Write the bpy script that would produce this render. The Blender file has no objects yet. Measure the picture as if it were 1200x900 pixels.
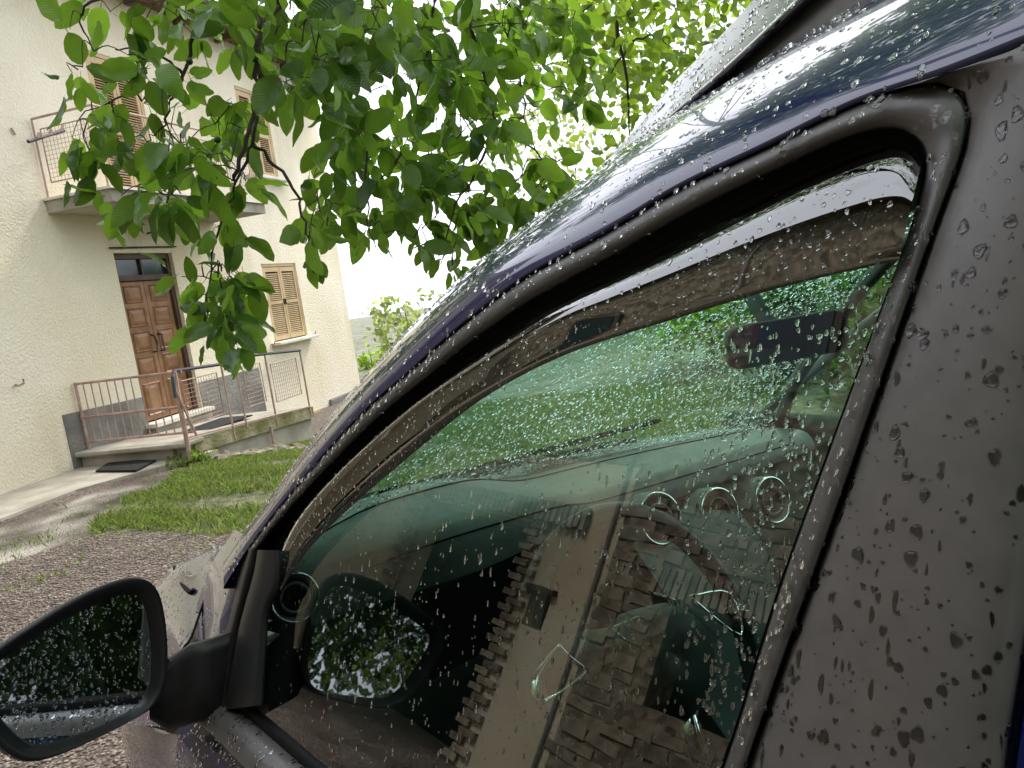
import bpy, bmesh, math, random
import numpy as np
from mathutils import Vector, Matrix
rng = np.random.default_rng(7); random.seed(7)
SC = bpy.context.scene
COL = SC.collection
R = math.radians
V = lambda *a: np.array(a, float)

# ------------------------------------------------------------------ camera
F = 900.0                       # focal length in pixels of the 1200 px wide photograph
CP = V(0, 0, 1.5)
def cam_basis(a, p, r):
    a, p, r = map(R, (a, p, r))
    f = V(math.cos(p)*math.sin(a), math.cos(p)*math.cos(a), math.sin(p))
    r0 = V(math.cos(a), -math.sin(a), 0); u0 = np.cross(r0, f)
    return math.cos(r)*r0-math.sin(r)*u0, math.sin(r)*r0+math.cos(r)*u0, f
CR, CU, CF = cam_basis(40, -7.8, 8)
cd = bpy.data.cameras.new("camera"); cam = bpy.data.objects.new("camera", cd); COL.objects.link(cam)
cd.sensor_width = 36; cd.lens = 36*F/1200; cd.clip_start = 0.02; cd.clip_end = 2000
cam.matrix_world = Matrix(((CR[0], CU[0], -CF[0], CP[0]), (CR[1], CU[1], -CF[1], CP[1]), (CR[2], CU[2], -CF[2], CP[2]), (0, 0, 0, 1)))
cd.dof.use_dof = False
SC.camera = cam

# ------------------------------------------------------------------ world, sun, exposure
SUN_AZ, SUN_EL = 70, 47
w = bpy.data.worlds.new("World"); SC.world = w; w.use_nodes = True
nt = w.node_tree; nt.nodes.clear()
def N(nt, t, **k):
    n = nt.nodes.new(t)
    for a, b in k.items():
        if a in n.inputs: n.inputs[a].default_value = b
        else: setattr(n, a, b)
    return n
out = N(nt, 'ShaderNodeOutputWorld'); bg = N(nt, 'ShaderNodeBackground'); bg.inputs['Strength'].default_value = 0.1
sky = N(nt, 'ShaderNodeTexSky'); sky.sky_type = 'NISHITA'; sky.sun_disc = False
sky.sun_elevation = R(SUN_EL); sky.sun_rotation = R(SUN_AZ); sky.air_density = 1.2; sky.dust_density = 2.5
tc = N(nt, 'ShaderNodeTexCoord'); ns = N(nt, 'ShaderNodeTexNoise'); ns.inputs['Scale'].default_value = 2.2; ns.inputs['Detail'].default_value = 5
rp = N(nt, 'ShaderNodeValToRGB'); rp.color_ramp.elements[0].position = .25; rp.color_ramp.elements[0].color = (.6, .6, .6, 1); rp.color_ramp.elements[1].position = .5
mx = N(nt, 'ShaderNodeMixRGB'); mx.inputs['Color2'].default_value = (11.0, 11.4, 12.4, 1)
nt.links.new(tc.outputs['Generated'], ns.inputs['Vector']); nt.links.new(ns.outputs['Fac'], rp.inputs['Fac'])
nt.links.new(rp.outputs['Color'], mx.inputs['Fac']); nt.links.new(sky.outputs[0], mx.inputs['Color1'])
nt.links.new(mx.outputs[0], bg.inputs['Color']); nt.links.new(bg.outputs[0], out.inputs['Surface'])
sl = bpy.data.lights.new("sun", 'SUN'); so = bpy.data.objects.new("sun", sl); COL.objects.link(so)
sl.energy = 2.0; sl.angle = R(9); sl.color = (1, .95, .86)
sd = Vector((math.sin(R(SUN_AZ))*math.cos(R(SUN_EL)), math.cos(R(SUN_AZ))*math.cos(R(SUN_EL)), math.sin(R(SUN_EL))))
so.rotation_euler = sd.to_track_quat('Z', 'Y').to_euler(); so.location = (6, 3, 12)
SC.view_settings.view_transform = 'Standard'; SC.view_settings.look = 'None'; SC.view_settings.gamma = 1
SC.view_settings.exposure = 1.1
try: SC.cycles.use_denoising = True
except Exception: pass
SC.cycles.max_bounces = 12; SC.cycles.transparent_max_bounces = 16; SC.cycles.transmission_bounces = 8
SC.cycles.caustics_reflective = False; SC.cycles.caustics_refractive = False

# ------------------------------------------------------------------ materials
def mat(name, color=(.5, .5, .5), rough=.6, metal=0, spec=.5, coat=0, coatr=.03, trans=0, ior=1.45):
    m = bpy.data.materials.new(name); m.use_nodes = True
    b = m.node_tree.nodes['Principled BSDF']
    b.inputs['Base Color'].default_value = (*color, 1); b.inputs['Roughness'].default_value = rough
    b.inputs['Metallic'].default_value = metal; b.inputs['Specular IOR Level'].default_value = spec
    b.inputs['Coat Weight'].default_value = coat; b.inputs['Coat Roughness'].default_value = coatr
    b.inputs['Transmission Weight'].default_value = trans; b.inputs['IOR'].default_value = ior
    m['b'] = 1
    return m
def P_(m): return m.node_tree.nodes['Principled BSDF']
def vary(m, scale, c1, c2, detail=6, bump=0, bscale=None, bdist=.01, obj=False, lo=.35, hi=.65, rough=None, kind='noise', rand=False):
    """procedural colour variation and relief"""
    t = m.node_tree; L = t.links; b = P_(m)
    co = N(t, 'ShaderNodeTexCoord')
    n = N(t, 'ShaderNodeTexNoise'); n.inputs['Scale'].default_value = scale; n.inputs['Detail'].default_value = detail
    L.new(co.outputs['Object'], n.inputs['Vector'])
    r = N(t, 'ShaderNodeValToRGB'); r.color_ramp.elements[0].position = lo; r.color_ramp.elements[1].position = hi
    r.color_ramp.elements[0].color = (*c1, 1); r.color_ramp.elements[1].color = (*c2, 1)
    L.new(n.outputs['Fac'], r.inputs['Fac'])
    last = r.outputs['Color']
    if rand:
        oi = N(t, 'ShaderNodeObjectInfo'); h = N(t, 'ShaderNodeHueSaturation'); mr = N(t, 'ShaderNodeMapRange')
        mr.inputs['To Min'].default_value = .7; mr.inputs['To Max'].default_value = 1.3
        L.new(oi.outputs['Random'], mr.inputs['Value']); L.new(mr.outputs[0], h.inputs['Value']); L.new(last, h.inputs['Color']); last = h.outputs['Color']
    L.new(last, b.inputs['Base Color'])
    if bump:
        if kind == 'voronoi':
            n2 = N(t, 'ShaderNodeTexVoronoi'); n2.inputs['Scale'].default_value = bscale or scale*4; o = n2.outputs['Distance']
        else:
            n2 = N(t, 'ShaderNodeTexNoise'); n2.inputs['Scale'].default_value = bscale or scale*4; n2.inputs['Detail'].default_value = 5; o = n2.outputs['Fac']
        L.new(co.outputs['Object'], n2.inputs['Vector'])
        bp = N(t, 'ShaderNodeBump'); bp.inputs['Strength'].default_value = bump; bp.inputs['Distance'].default_value = bdist
        L.new(o, bp.inputs['Height']); L.new(bp.outputs[0], b.inputs['Normal'])
    return m

M = {}
M['stucco'] = vary(mat('cream_stucco', rough=.95, spec=.2), .7, (.76, .68, .51), (.84, .77, .63), bump=.9, bscale=38, bdist=.022)
t_ = M['stucco'].node_tree; b_ = P_(M['stucco']); src = b_.inputs['Base Color'].links[0].from_socket
co_ = N(t_, 'ShaderNodeTexCoord'); mp_ = N(t_, 'ShaderNodeMapping'); mp_.inputs['Scale'].default_value = (1.7, 1.7, .35); ns_ = N(t_, 'ShaderNodeTexNoise'); ns_.inputs['Scale'].default_value = 1; ns_.inputs['Detail'].default_value = 7
rr_ = N(t_, 'ShaderNodeValToRGB'); rr_.color_ramp.elements[0].position = .50; rr_.color_ramp.elements[1].position = .75; rr_.color_ramp.elements[0].color = (1, 1, 1, 1); rr_.color_ramp.elements[1].color = (.86, .84, .79, 1)
mm_ = N(t_, 'ShaderNodeMixRGB'); mm_.blend_type = 'MULTIPLY'; mm_.inputs['Fac'].default_value = 1
t_.links.new(co_.outputs['Object'], mp_.inputs['Vector']); t_.links.new(mp_.outputs[0], ns_.inputs['Vector']); t_.links.new(ns_.outputs['Fac'], rr_.inputs['Fac'])
t_.links.new(src, mm_.inputs['Color1']); t_.links.new(rr_.outputs[0], mm_.inputs['Color2']); t_.links.new(mm_.outputs[0], b_.inputs['Base Color'])
M['stucco2'] = vary(mat('ochre_plaster', rough=.95, spec=.2), .8, (.50, .42, .29), (.60, .53, .41), bump=.5, bscale=9, bdist=.02)
M['cement'] = vary(mat('grey_cement', rough=.95, spec=.2), 1.8, (.13, .125, .115), (.30, .29, .26), bump=.9, bscale=22, bdist=.02, lo=.3, hi=.7)
M['cement_light'] = vary(mat('worn_concrete', rough=.9, spec=.2), 2.5, (.27, .245, .2), (.42, .39, .33), bump=.5, bscale=30, bdist=.01)
M['moss'] = vary(mat('mossy_concrete', rough=.95, spec=.2), 3, (.13, .13, .045), (.33, .29, .2), bump=.8, bscale=24, bdist=.015)
M['door_wood'] = vary(mat('varnished_brown_wood', rough=.5), 5, (.19, .09, .04), (.31, .165, .075), bump=.2, bscale=40, bdist=.003)
M['door_dark'] = vary(mat('dark_wood_frame', rough=.6), 5, (.05, .03, .02), (.09, .05, .03))
M['shutter'] = vary(mat('tan_painted_shutter', rough=.6), 4, (.46, .33, .17), (.56, .42, .24))
M['pane_dark'] = mat('dark_pane', (.02, .035, .04), .08, spec=.6)
M['white_stone'] = vary(mat('pale_marble', rough=.6), 5, (.6, .56, .48), (.72, .69, .62))
M['rust_iron'] = vary(mat('rusty_pink_iron', rough=.75), 9, (.33, .21, .17), (.47, .33, .28), bump=.2, bscale=80, bdist=.002)
M['black_iron'] = mat('black_handrail', (.025, .025, .03), .35)
M['rubber_mat'] = vary(mat('black_door_mat', rough=.9), 20, (.008, .008, .009), (.02, .02, .02), bump=.5, bscale=120)
M['roof_wood'] = vary(mat('brown_eave_wood', rough=.8), 3, (.10, .06, .04), (.16, .10, .06))
M['gutter'] = mat('grey_gutter', (.25, .24, .23), .45, metal=.4)
M['tile'] = vary(mat('weathered_tile', rough=.9), 4, (.15, .115, .09), (.27, .215, .165), rand=True)
M['stone'] = vary(mat('rubble_stone', rough=.95, spec=.2), 5, (.14, .115, .085), (.30, .245, .18), bump=.8, bscale=18, bdist=.02, rand=True)
M['brick'] = vary(mat('old_brick', rough=.9, spec=.2), 5, (.20, .165, .12), (.34, .285, .215), bump=.6, bscale=24, bdist=.01, rand=True)
M['mortar'] = vary(mat('dark_mortar', rough=.95, spec=.2), 3, (.08, .065, .05), (.14, .115, .09), bump=.6)
M['rubble'] = vary(mat('rubble_masonry', rough=.95, spec=.2), 9, (.14, .115, .085), (.27, .22, .16), bump=1, bscale=9, bdist=.05, kind='voronoi')
M['void'] = mat('unlit_black', (.006, .006, .006), .9, spec=.1)  # near-black: the darkness of unlit hollows put into a colour
M['bark'] = vary(mat('dark_bark', rough=.85), 12, (.035, .027, .020), (.085, .065, .05), bump=.8, bscale=60, bdist=.004)
M['fruit'] = mat('dark_fruit', (.03, .06, .015), .35)
M['rock'] = vary(mat('edging_rock', rough=.95, spec=.2), 6, (.13, .11, .08), (.3, .26, .2), bump=.8, bscale=20, rand=True)
M['pebble'] = vary(mat('brown_pebble', rough=.7), 14, (.10, .075, .06), (.33, .27, .23), lo=.3, hi=.7, detail=2)
# car
M['paint'] = mat('dark_blue_paint', (.004, .008, .095), .25, spec=.6, coat=1, coatr=.012)
P_(M['paint']).inputs['Coat IOR'].default_value = 1.6
M['satin'] = vary(mat('satin_black_film', (.02, .02, .022), .40, spec=1.0), 60, (.112, .102, .102), (.134, .122, .121), bump=.04, bscale=500, bdist=.0006)
M['satin2'] = vary(mat('grained_black_plastic', (.018, .018, .019), .42, spec=.5), 60, (.014, .014, .015), (.022, .021, .022), bump=.12, bscale=700, bdist=.0006)
M['satin3'] = vary(mat('satin_black_frame', (.03, .03, .03), .38, spec=.95), 60, (.085, .077, .077), (.10, .091, .09), bump=.04, bscale=500, bdist=.0006)
M['rubber'] = mat('black_rubber', (.004, .004, .005), .7, spec=.3)
M['gloss'] = mat('gloss_black', (.008, .008, .009), .06, spec=.6)
M['chrome'] = mat('chrome', (.85, .87, .86), .12, metal=1)
M['silver'] = vary(mat('brushed_silver_rail', rough=.32, metal=.75), 30, (.55, .55, .54), (.62, .62, .61))
M['dash'] = vary(mat('lit_dash_plastic', rough=.55), 60, (.17, .185, .175), (.21, .225, .215), bump=.15, bscale=600, bdist=.0005)  # daylight falling on the dash top is put into this paler grey
M['dashdark'] = mat('dark_dash_plastic', (.05, .075, .066), .5)
M['trim'] = mat('grey_pillar_trim', (.26, .29, .275), .7)
M['liner'] = mat('roof_lining', (.10, .10, .095), .9)
M['wheelrim'] = mat('dark_wheel_leather', (.035, .05, .055), .42)
M['seat'] = mat('dark_seat_fabric', (.02, .022, .025), .9)
M['mirror'] = mat('mirror_glass', (.72, .76, .8), .015, metal=1)
M['tyre'] = mat('tyre', (.015, .015, .015), .8)
M['alloy'] = mat('wheel_alloy', (.45, .45, .45), .35, metal=.8)

def glass_mat(name, tint, rough=0.0, refl=1.0):
    m = bpy.data.materials.new(name); m.use_nodes = True; t = m.node_tree; t.nodes.clear(); L = t.links
    o = N(t, 'ShaderNodeOutputMaterial'); tr = N(t, 'ShaderNodeBsdfTransparent'); tr.inputs['Color'].default_value = (*tint, 1)
    gl = N(t, 'ShaderNodeBsdfGlossy'); gl.inputs['Roughness'].default_value = rough; gl.inputs['Color'].default_value = (1, 1, 1, 1)
    # Schlick reflectance of both faces of a thin pane, the same from either side
    geo = N(t, 'ShaderNodeNewGeometry'); dt = N(t, 'ShaderNodeVectorMath'); dt.operation = 'DOT_PRODUCT'
    L.new(geo.outputs['Normal'], dt.inputs[0]); L.new(geo.outputs['Incoming'], dt.inputs[1])
    def mth(op, a_, b_=None):
        n = N(t, 'ShaderNodeMath'); n.operation = op
        for i_, q_ in enumerate((a_, b_)):
            if q_ is None: continue
            if isinstance(q_, (int, float)): n.inputs[i_].default_value = q_
            else: L.new(q_, n.inputs[i_])
        n.use_clamp = False; return n.outputs[0]
    c_ = mth('ABSOLUTE', dt.outputs['Value']); p_ = mth('POWER', mth('SUBTRACT', 1.0, c_), 5.0)
    f_ = mth('MINIMUM', mth('MULTIPLY', mth('ADD', mth('MULTIPLY', p_, .957), .043), 1.85*refl), 1.0)
    mxs = N(t, 'ShaderNodeMixShader')
    L.new(f_, mxs.inputs[0]); L.new(tr.outputs[0], mxs.inputs[1]); L.new(gl.outputs[0], mxs.inputs[2])
    L.new(mxs.outputs[0], o.inputs[0])
    return m
M['glass'] = glass_mat('green_tinted_side_glass', (.60, .84, .72), refl=1.3)
M['wglass'] = glass_mat('windscreen_glass', (.74, .88, .82))
M['smoke'] = glass_mat('smoked_acrylic', (.035, .028, .024), refl=2.1)
def drop_mat():
    m = bpy.data.materials.new('rain_water'); m.use_nodes = True; t = m.node_tree; t.nodes.clear()
    o = N(t, 'ShaderNodeOutputMaterial'); g = N(t, 'ShaderNodeBsdfGlass'); g.inputs['IOR'].default_value = 1.33; g.inputs['Roughness'].default_value = 0
    t.links.new(g.outputs[0], o.inputs[0]); return m
M['water'] = drop_mat()

def leaf_mat(name, c1, c2, tl, gloss=.3, veins=True):
    m = bpy.data.materials.new(name); m.use_nodes = True; t = m.node_tree; L = t.links
    b = P_(m); o = t.nodes['Material Output']
    co = N(t, 'ShaderNodeTexCoord'); oi = N(t, 'ShaderNodeObjectInfo'); geo = N(t, 'ShaderNodeNewGeometry')
    mixc = N(t, 'ShaderNodeMixRGB'); mixc.inputs['Color1'].default_value = (*c1, 1); mixc.inputs['Color2'].default_value = (*c2, 1)
    add = N(t, 'ShaderNodeMath'); add.operation = 'ADD'
    fra = N(t, 'ShaderNodeMath'); fra.operation = 'FRACT'
    L.new(oi.outputs['Random'], add.inputs[0]); L.new(geo.outputs['Random Per Island'], add.inputs[1]); L.new(add.outputs[0], fra.inputs[0])
    L.new(fra.outputs[0], mixc.inputs['Fac']); L.new(mixc.outputs[0], b.inputs['Base Color'])
    b.inputs['Roughness'].default_value = gloss; b.inputs['Specular IOR Level'].default_value = .5
    tr = N(t, 'ShaderNodeBsdfTranslucent'); tr.inputs['Color'].default_value = (*tl, 1)
    hv = N(t, 'ShaderNodeHueSaturation'); hv.inputs['Color'].default_value = (*tl, 1)
    mr = N(t, 'ShaderNodeMapRange'); mr.inputs['To Min'].default_value = .55; mr.inputs['To Max'].default_value = 1.35
    L.new(fra.outputs[0], mr.inputs[0]); L.new(mr.outputs[0], hv.inputs['Value']); L.new(hv.outputs[0], tr.inputs['Color'])
    ms = N(t, 'ShaderNodeMixShader'); ms.inputs[0].default_value = .42
    L.new(b.outputs[0], ms.inputs[1]); L.new(tr.outputs[0], ms.inputs[2]); L.new(ms.outputs[0], o.inputs[0])
    if veins:
        sp = N(t, 'ShaderNodeSeparateXYZ'); L.new(co.outputs['Object'], sp.inputs[0])
        ab = N(t, 'ShaderNodeMath'); ab.operation = 'ABSOLUTE'; L.new(sp.outputs['X'], ab.inputs[0])
        m1 = N(t, 'ShaderNodeMath'); m1.operation = 'MULTIPLY'; m1.inputs[1].default_value = -.75; L.new(ab.outputs[0], m1.inputs[0])
        a2 = N(t, 'ShaderNodeMath'); a2.operation = 'ADD'; L.new(m1.outputs[0], a2.inputs[0]); L.new(sp.outputs['Y'], a2.inputs[1])
        m2 = N(t, 'ShaderNodeMath'); m2.operation = 'MULTIPLY'; m2.inputs[1].default_value = 430; L.new(a2.outputs[0], m2.inputs[0])
        si = N(t, 'ShaderNodeMath'); si.operation = 'SINE'; L.new(m2.outputs[0], si.inputs[0])
        pw = N(t, 'ShaderNodeMath'); pw.operation = 'ABSOLUTE'; L.new(si.outputs[0], pw.inputs[0])
        bp = N(t, 'ShaderNodeBump'); bp.inputs['Strength'].default_value = .35; bp.inputs['Distance'].default_value = .0016
        L.new(pw.outputs[0], bp.inputs['Height']); L.new(bp.outputs[0], b.inputs['Normal']); L.new(bp.outputs[0], tr.inputs['Normal'])
    return m
M['leaf'] = leaf_mat('green_leaf', (.032, .085, .016), (.10, .19, .035), (.34, .60, .045), gloss=.26)
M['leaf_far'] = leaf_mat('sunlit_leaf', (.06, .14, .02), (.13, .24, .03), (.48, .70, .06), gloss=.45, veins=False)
M['leaf_dark'] = leaf_mat('hedge_leaf', (.02, .055, .012), (.06, .12, .02), (.10, .22, .02), gloss=.5, veins=False)
M['leaf_pale'] = leaf_mat('pale_leaf', (.14, .20, .06), (.26, .32, .10), (.55, .66, .18), gloss=.5, veins=False)
M['grass'] = leaf_mat('lawn_grass', (.085, .125, .03), (.19, .23, .06), (.24, .36, .06), gloss=.6, veins=False)
M['grass_dry'] = leaf_mat('dry_grass', (.2, .17, .07), (.3, .26, .1), (.35, .32, .1), gloss=.7, veins=False)

# ------------------------------------------------------------------ object helpers
def tag(o, label=None, cat=None, group=None, kind=None):
    if label: o['label'] = label
    if cat: o['category'] = cat
    if group: o['group'] = group
    if kind: o['kind'] = kind
    return o
def root(name, loc, label, cat, group=None):
    o = bpy.data.objects.new(name, None); COL.objects.link(o); o.location = loc; o.empty_display_size = .1
    return tag(o, label, cat, group)
def wloc(o):
    v = Vector((0, 0, 0))
    while o: v += o.location; o = o.parent
    return np.array(v)
def mesh(name, verts, faces, m, parent=None, smooth=False, mats=None, mi=None, autos=None):
    verts = np.asarray(verts, float).reshape(-1, 3)
    if parent is not None: verts = verts-wloc(parent)
    me = bpy.data.meshes.new(name); me.from_pydata(verts.tolist(), [], [list(map(int, f)) for f in faces]); me.update()
    for x in (mats or [m]): me.materials.append(x)
    if mi is not None: me.polygons.foreach_set('material_index', mi)
    if smooth: me.polygons.foreach_set('use_smooth', [True]*len(me.polygons))
    o = bpy.data.objects.new(name, me); COL.objects.link(o)
    if parent is not None: o.parent = parent
    if autos:
        try: me.set_sharp_from_angle(angle=R(autos))
        except Exception: pass
    return o
def fastmesh(name, verts, faces, m, parent=None, smooth=False):
    """verts (n,3), faces (k,c) numpy, one polygon size"""
    verts = np.asarray(verts, np.float32); faces = np.asarray(faces, np.int32)
    if parent is not None: verts = verts-wloc(parent).astype(np.float32)
    me = bpy.data.meshes.new(name); k, c = faces.shape
    me.vertices.add(len(verts)); me.vertices.foreach_set('co', verts.ravel())
    me.loops.add(k*c); me.loops.foreach_set('vertex_index', faces.ravel())
    me.polygons.add(k); me.polygons.foreach_set('loop_start', np.arange(0, k*c, c, dtype=np.int32))
    me.polygons.foreach_set('loop_total', np.full(k, c, np.int32))
    if smooth: me.polygons.foreach_set('use_smooth', np.ones(k, bool))
    me.update(calc_edges=True); me.validate()
    me.materials.append(m)
    o = bpy.data.objects.new(name, me); COL.objects.link(o)
    if parent is not None: o.parent = parent
    return o
class MB:
    def __init__(s): s.v = []; s.f = []
    def add(s, v, f):
        b = len(s.v); s.v += [tuple(map(float, p)) for p in v]; s.f += [[i+b for i in q] for q in f]; return s
    def box(s, c, sz, ax=None):
        ax = ax or (V(1, 0, 0), V(0, 1, 0), V(0, 0, 1)); c = V(*c)
        p = [c+ax[0]*i*sz[0]/2+ax[1]*j*sz[1]/2+ax[2]*k*sz[2]/2 for k in (-1, 1) for j in (-1, 1) for i in (-1, 1)]
        return s.add(p, [(0, 2, 3, 1), (4, 5, 7, 6), (0, 1, 5, 4), (2, 6, 7, 3), (0, 4, 6, 2), (1, 3, 7, 5)])
    def tube(s, pts, r, n=6, cap=True):
        pts = [V(*p) for p in pts]; rs = r if hasattr(r, '__len__') else [r]*len(pts)
        b = len(s.v); up = V(0, 0, 1)
        for i, p in enumerate(pts):
            t = pts[min(i+1, len(pts)-1)]-pts[max(i-1, 0)]; t /= (np.linalg.norm(t)+1e-12)
            if abs(t @ up) > .95: a = np.cross(t, V(1, 0, 0))
            else: a = np.cross(t, up)
            a /= np.linalg.norm(a); c = np.cross(t, a)
            for k in range(n):
                th = 2*math.pi*k/n; s.v.append(tuple(p+rs[i]*(math.cos(th)*a+math.sin(th)*c)))
        for i in range(len(pts)-1):
            for k in range(n):
                q = b+i*n; s.f.append([q+k, q+(k+1) % n, q+n+(k+1) % n, q+n+k])
        if cap:
            s.f.append([b+k for k in range(n)][::-1]); e = b+(len(pts)-1)*n; s.f.append([e+k for k in range(n)])
        return s
    def build(s, name, m, parent=None, smooth=False, autos=None): return mesh(name, s.v, s.f, m, parent, smooth, autos=autos)
def loft(rows, close=False):
    """rows: list of equal-length point lists -> verts, quads"""
    n = len(rows[0]); v = [p for r in rows for p in r]; f = []
    for i in range(len(rows)-1):
        for j in range(n-1 if not close else n):
            a = i*n+j; b = i*n+(j+1) % n; f.append((a, b, b+n, a+n))
    return v, f
def catmull(pts, sub=6):
    pts = [np.array(p, float) for p in pts]; o = []
    for i in range(len(pts)-1):
        p0 = pts[max(i-1, 0)]; p1 = pts[i]; p2 = pts[i+1]; p3 = pts[min(i+2, len(pts)-1)]
        for k in range(sub):
            t = k/sub; o.append(.5*((2*p1)+(-p0+p2)*t+(2*p0-5*p1+4*p2-p3)*t*t+(-p0+3*p1-3*p2+p3)*t**3))
    o.append(pts[-1]); return o
def bevel(o, wd, seg=2, ang=40):
    b = o.modifiers.new('b', 'BEVEL'); b.width = wd; b.segments = seg; b.limit_method = 'ANGLE'; b.angle_limit = R(ang)
    return o

# where a traced outline lies in the place: intersection of a sight line with a real plane
def ray(x, y): return (x-600)/F*CR-(y-450)/F*CU+CF
def on(x, y, P, n):
    d = ray(x, y); return CP+d*(np.dot(P-CP, n)/np.dot(d, n))
def px(P):
    v = np.asarray(P)-CP; z = v @ CF; return 600+F*(v @ CR)/z, 450-F*(v @ CU)/z, z
TILT = R(18); GN = V(math.cos(TILT), 0, -math.sin(TILT)); GD = .38
def gp(x, y, off=0.0): return on(x, y, CP+GN*(GD+off), GN)
ZN = V(0, 0, 1)
def ground(x, y, z=0): return on(x, y, V(0, 0, z), ZN)
def refl(x, y, X0):
    h = gp(x, y, .012); d = ray(x, y); r = d-2*(d @ GN)*GN
    return h+(X0-h[0])/r[0]*r

# house frame
HA = R(55.5); HU = V(math.sin(HA), math.cos(HA), 0); HN = V(math.cos(HA), -math.sin(HA), 0); HP = V(.89, 9.55, 0)
def W(s, d, z): return HP+s*HU+d*HN+V(0, 0, z)
def sd_(x, y):
    v = V(x, y, 0)-HP; return v @ HU, v @ HN
HAX = (HU, HN, ZN)
def ss(x, a, b):
    t = np.clip((x-a)/(b-a), 0, 1); return t*t*(3-2*t)
def hgt(x, y):
    s = (x-HP[0])*HU[0]+(y-HP[1])*HU[1]; d = (x-HP[0])*HN[0]+(y-HP[1])*HN[1]
    z = -.42*ss(s, .3, 4.2)*(1-ss(d, 3.0, 7.0))
    return z-.03+.025*np.sin(x*1.3+y*.7)*np.sin(y*1.1-x*.4)

# ------------------------------------------------------------------ ground
def inpoly(x, y, poly):
    c = np.zeros(np.shape(x), bool); j = len(poly)-1
    for i in range(len(poly)):
        xi, yi = poly[i]; xj, yj = poly[j]
        c ^= ((yi > y) != (yj > y)) & (x < (xj-xi)*(y-yi)/(yj-yi+1e-12)+xi); j = i
    return c
g1 = [ground(*q, -.05)[:2] for q in [(105, 630), (150, 624), (205, 628), (260, 632), (300, 622)]]
g2 = [ground(*q, -.15)[:2] for q in [(232, 552), (205, 572), (190, 590), (120, 612)]]
lawn = [tuple(p) for p in g1]+[(3.4, 4.6), (5.5, 3.2), (9, -4), (60, -60), (280, -200), (280, 280), (-120, 280), (-20, 40), tuple(W(9, -12, 0)[:2]), tuple(W(9, 1, 0)[:2]), tuple(W(5, 1.5, 0)[:2]), tuple(W(1.5, 1.5, 0)[:2])]+[tuple(p) for p in g2]
def axis(lo, hi, c, n):
    t = np.linspace(-1, 1, n); s = np.sinh(t*4.2)/np.sinh(4.2); return np.where(s < 0, c+(c-lo)*s, c+(hi-c)*s)
gx = axis(-300, 300, 1.2, 260); gy = axis(-300, 300, 6.5, 260)
X, Y = np.meshgrid(gx, gy); Zg = hgt(X, Y)
rr = np.hypot(X-1, Y-6); Zg = Zg-np.clip(rr-40, 0, None)*.02
vv = np.stack([X.ravel(), Y.ravel(), Zg.ravel()], 1); n = 260
ii = (np.arange(n-1)[:, None]*n+np.arange(n-1)[None, :]).ravel()
gr = fastmesh('ground', vv, np.stack([ii, ii+1, ii+n+1, ii+n], 1), None, smooth=True)
gr['kind'] = 'structure'
def soft(poly, blur=.25):
    acc = np.zeros(X.shape)
    for a in range(8):
        acc += inpoly(X+blur*math.cos(a*.785), Y+blur*math.sin(a*.785), poly)
    return acc/8
mk = soft(lawn)
dirt = [tuple(ground(*q, 0)[:2]) for q in [(-80, 640), (0, 612), (110, 580), (200, 548), (232, 552), (205, 585), (120, 620), (0, 655), (-80, 670)]]
mk2 = soft(dirt, .2)
at = gr.data.attributes.new('lawn', 'FLOAT', 'POINT'); at.data.foreach_set('value', mk.ravel().astype(np.float32))
at = gr.data.attributes.new('dirt', 'FLOAT', 'POINT'); at.data.foreach_set('value', mk2.ravel().astype(np.float32))
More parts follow.
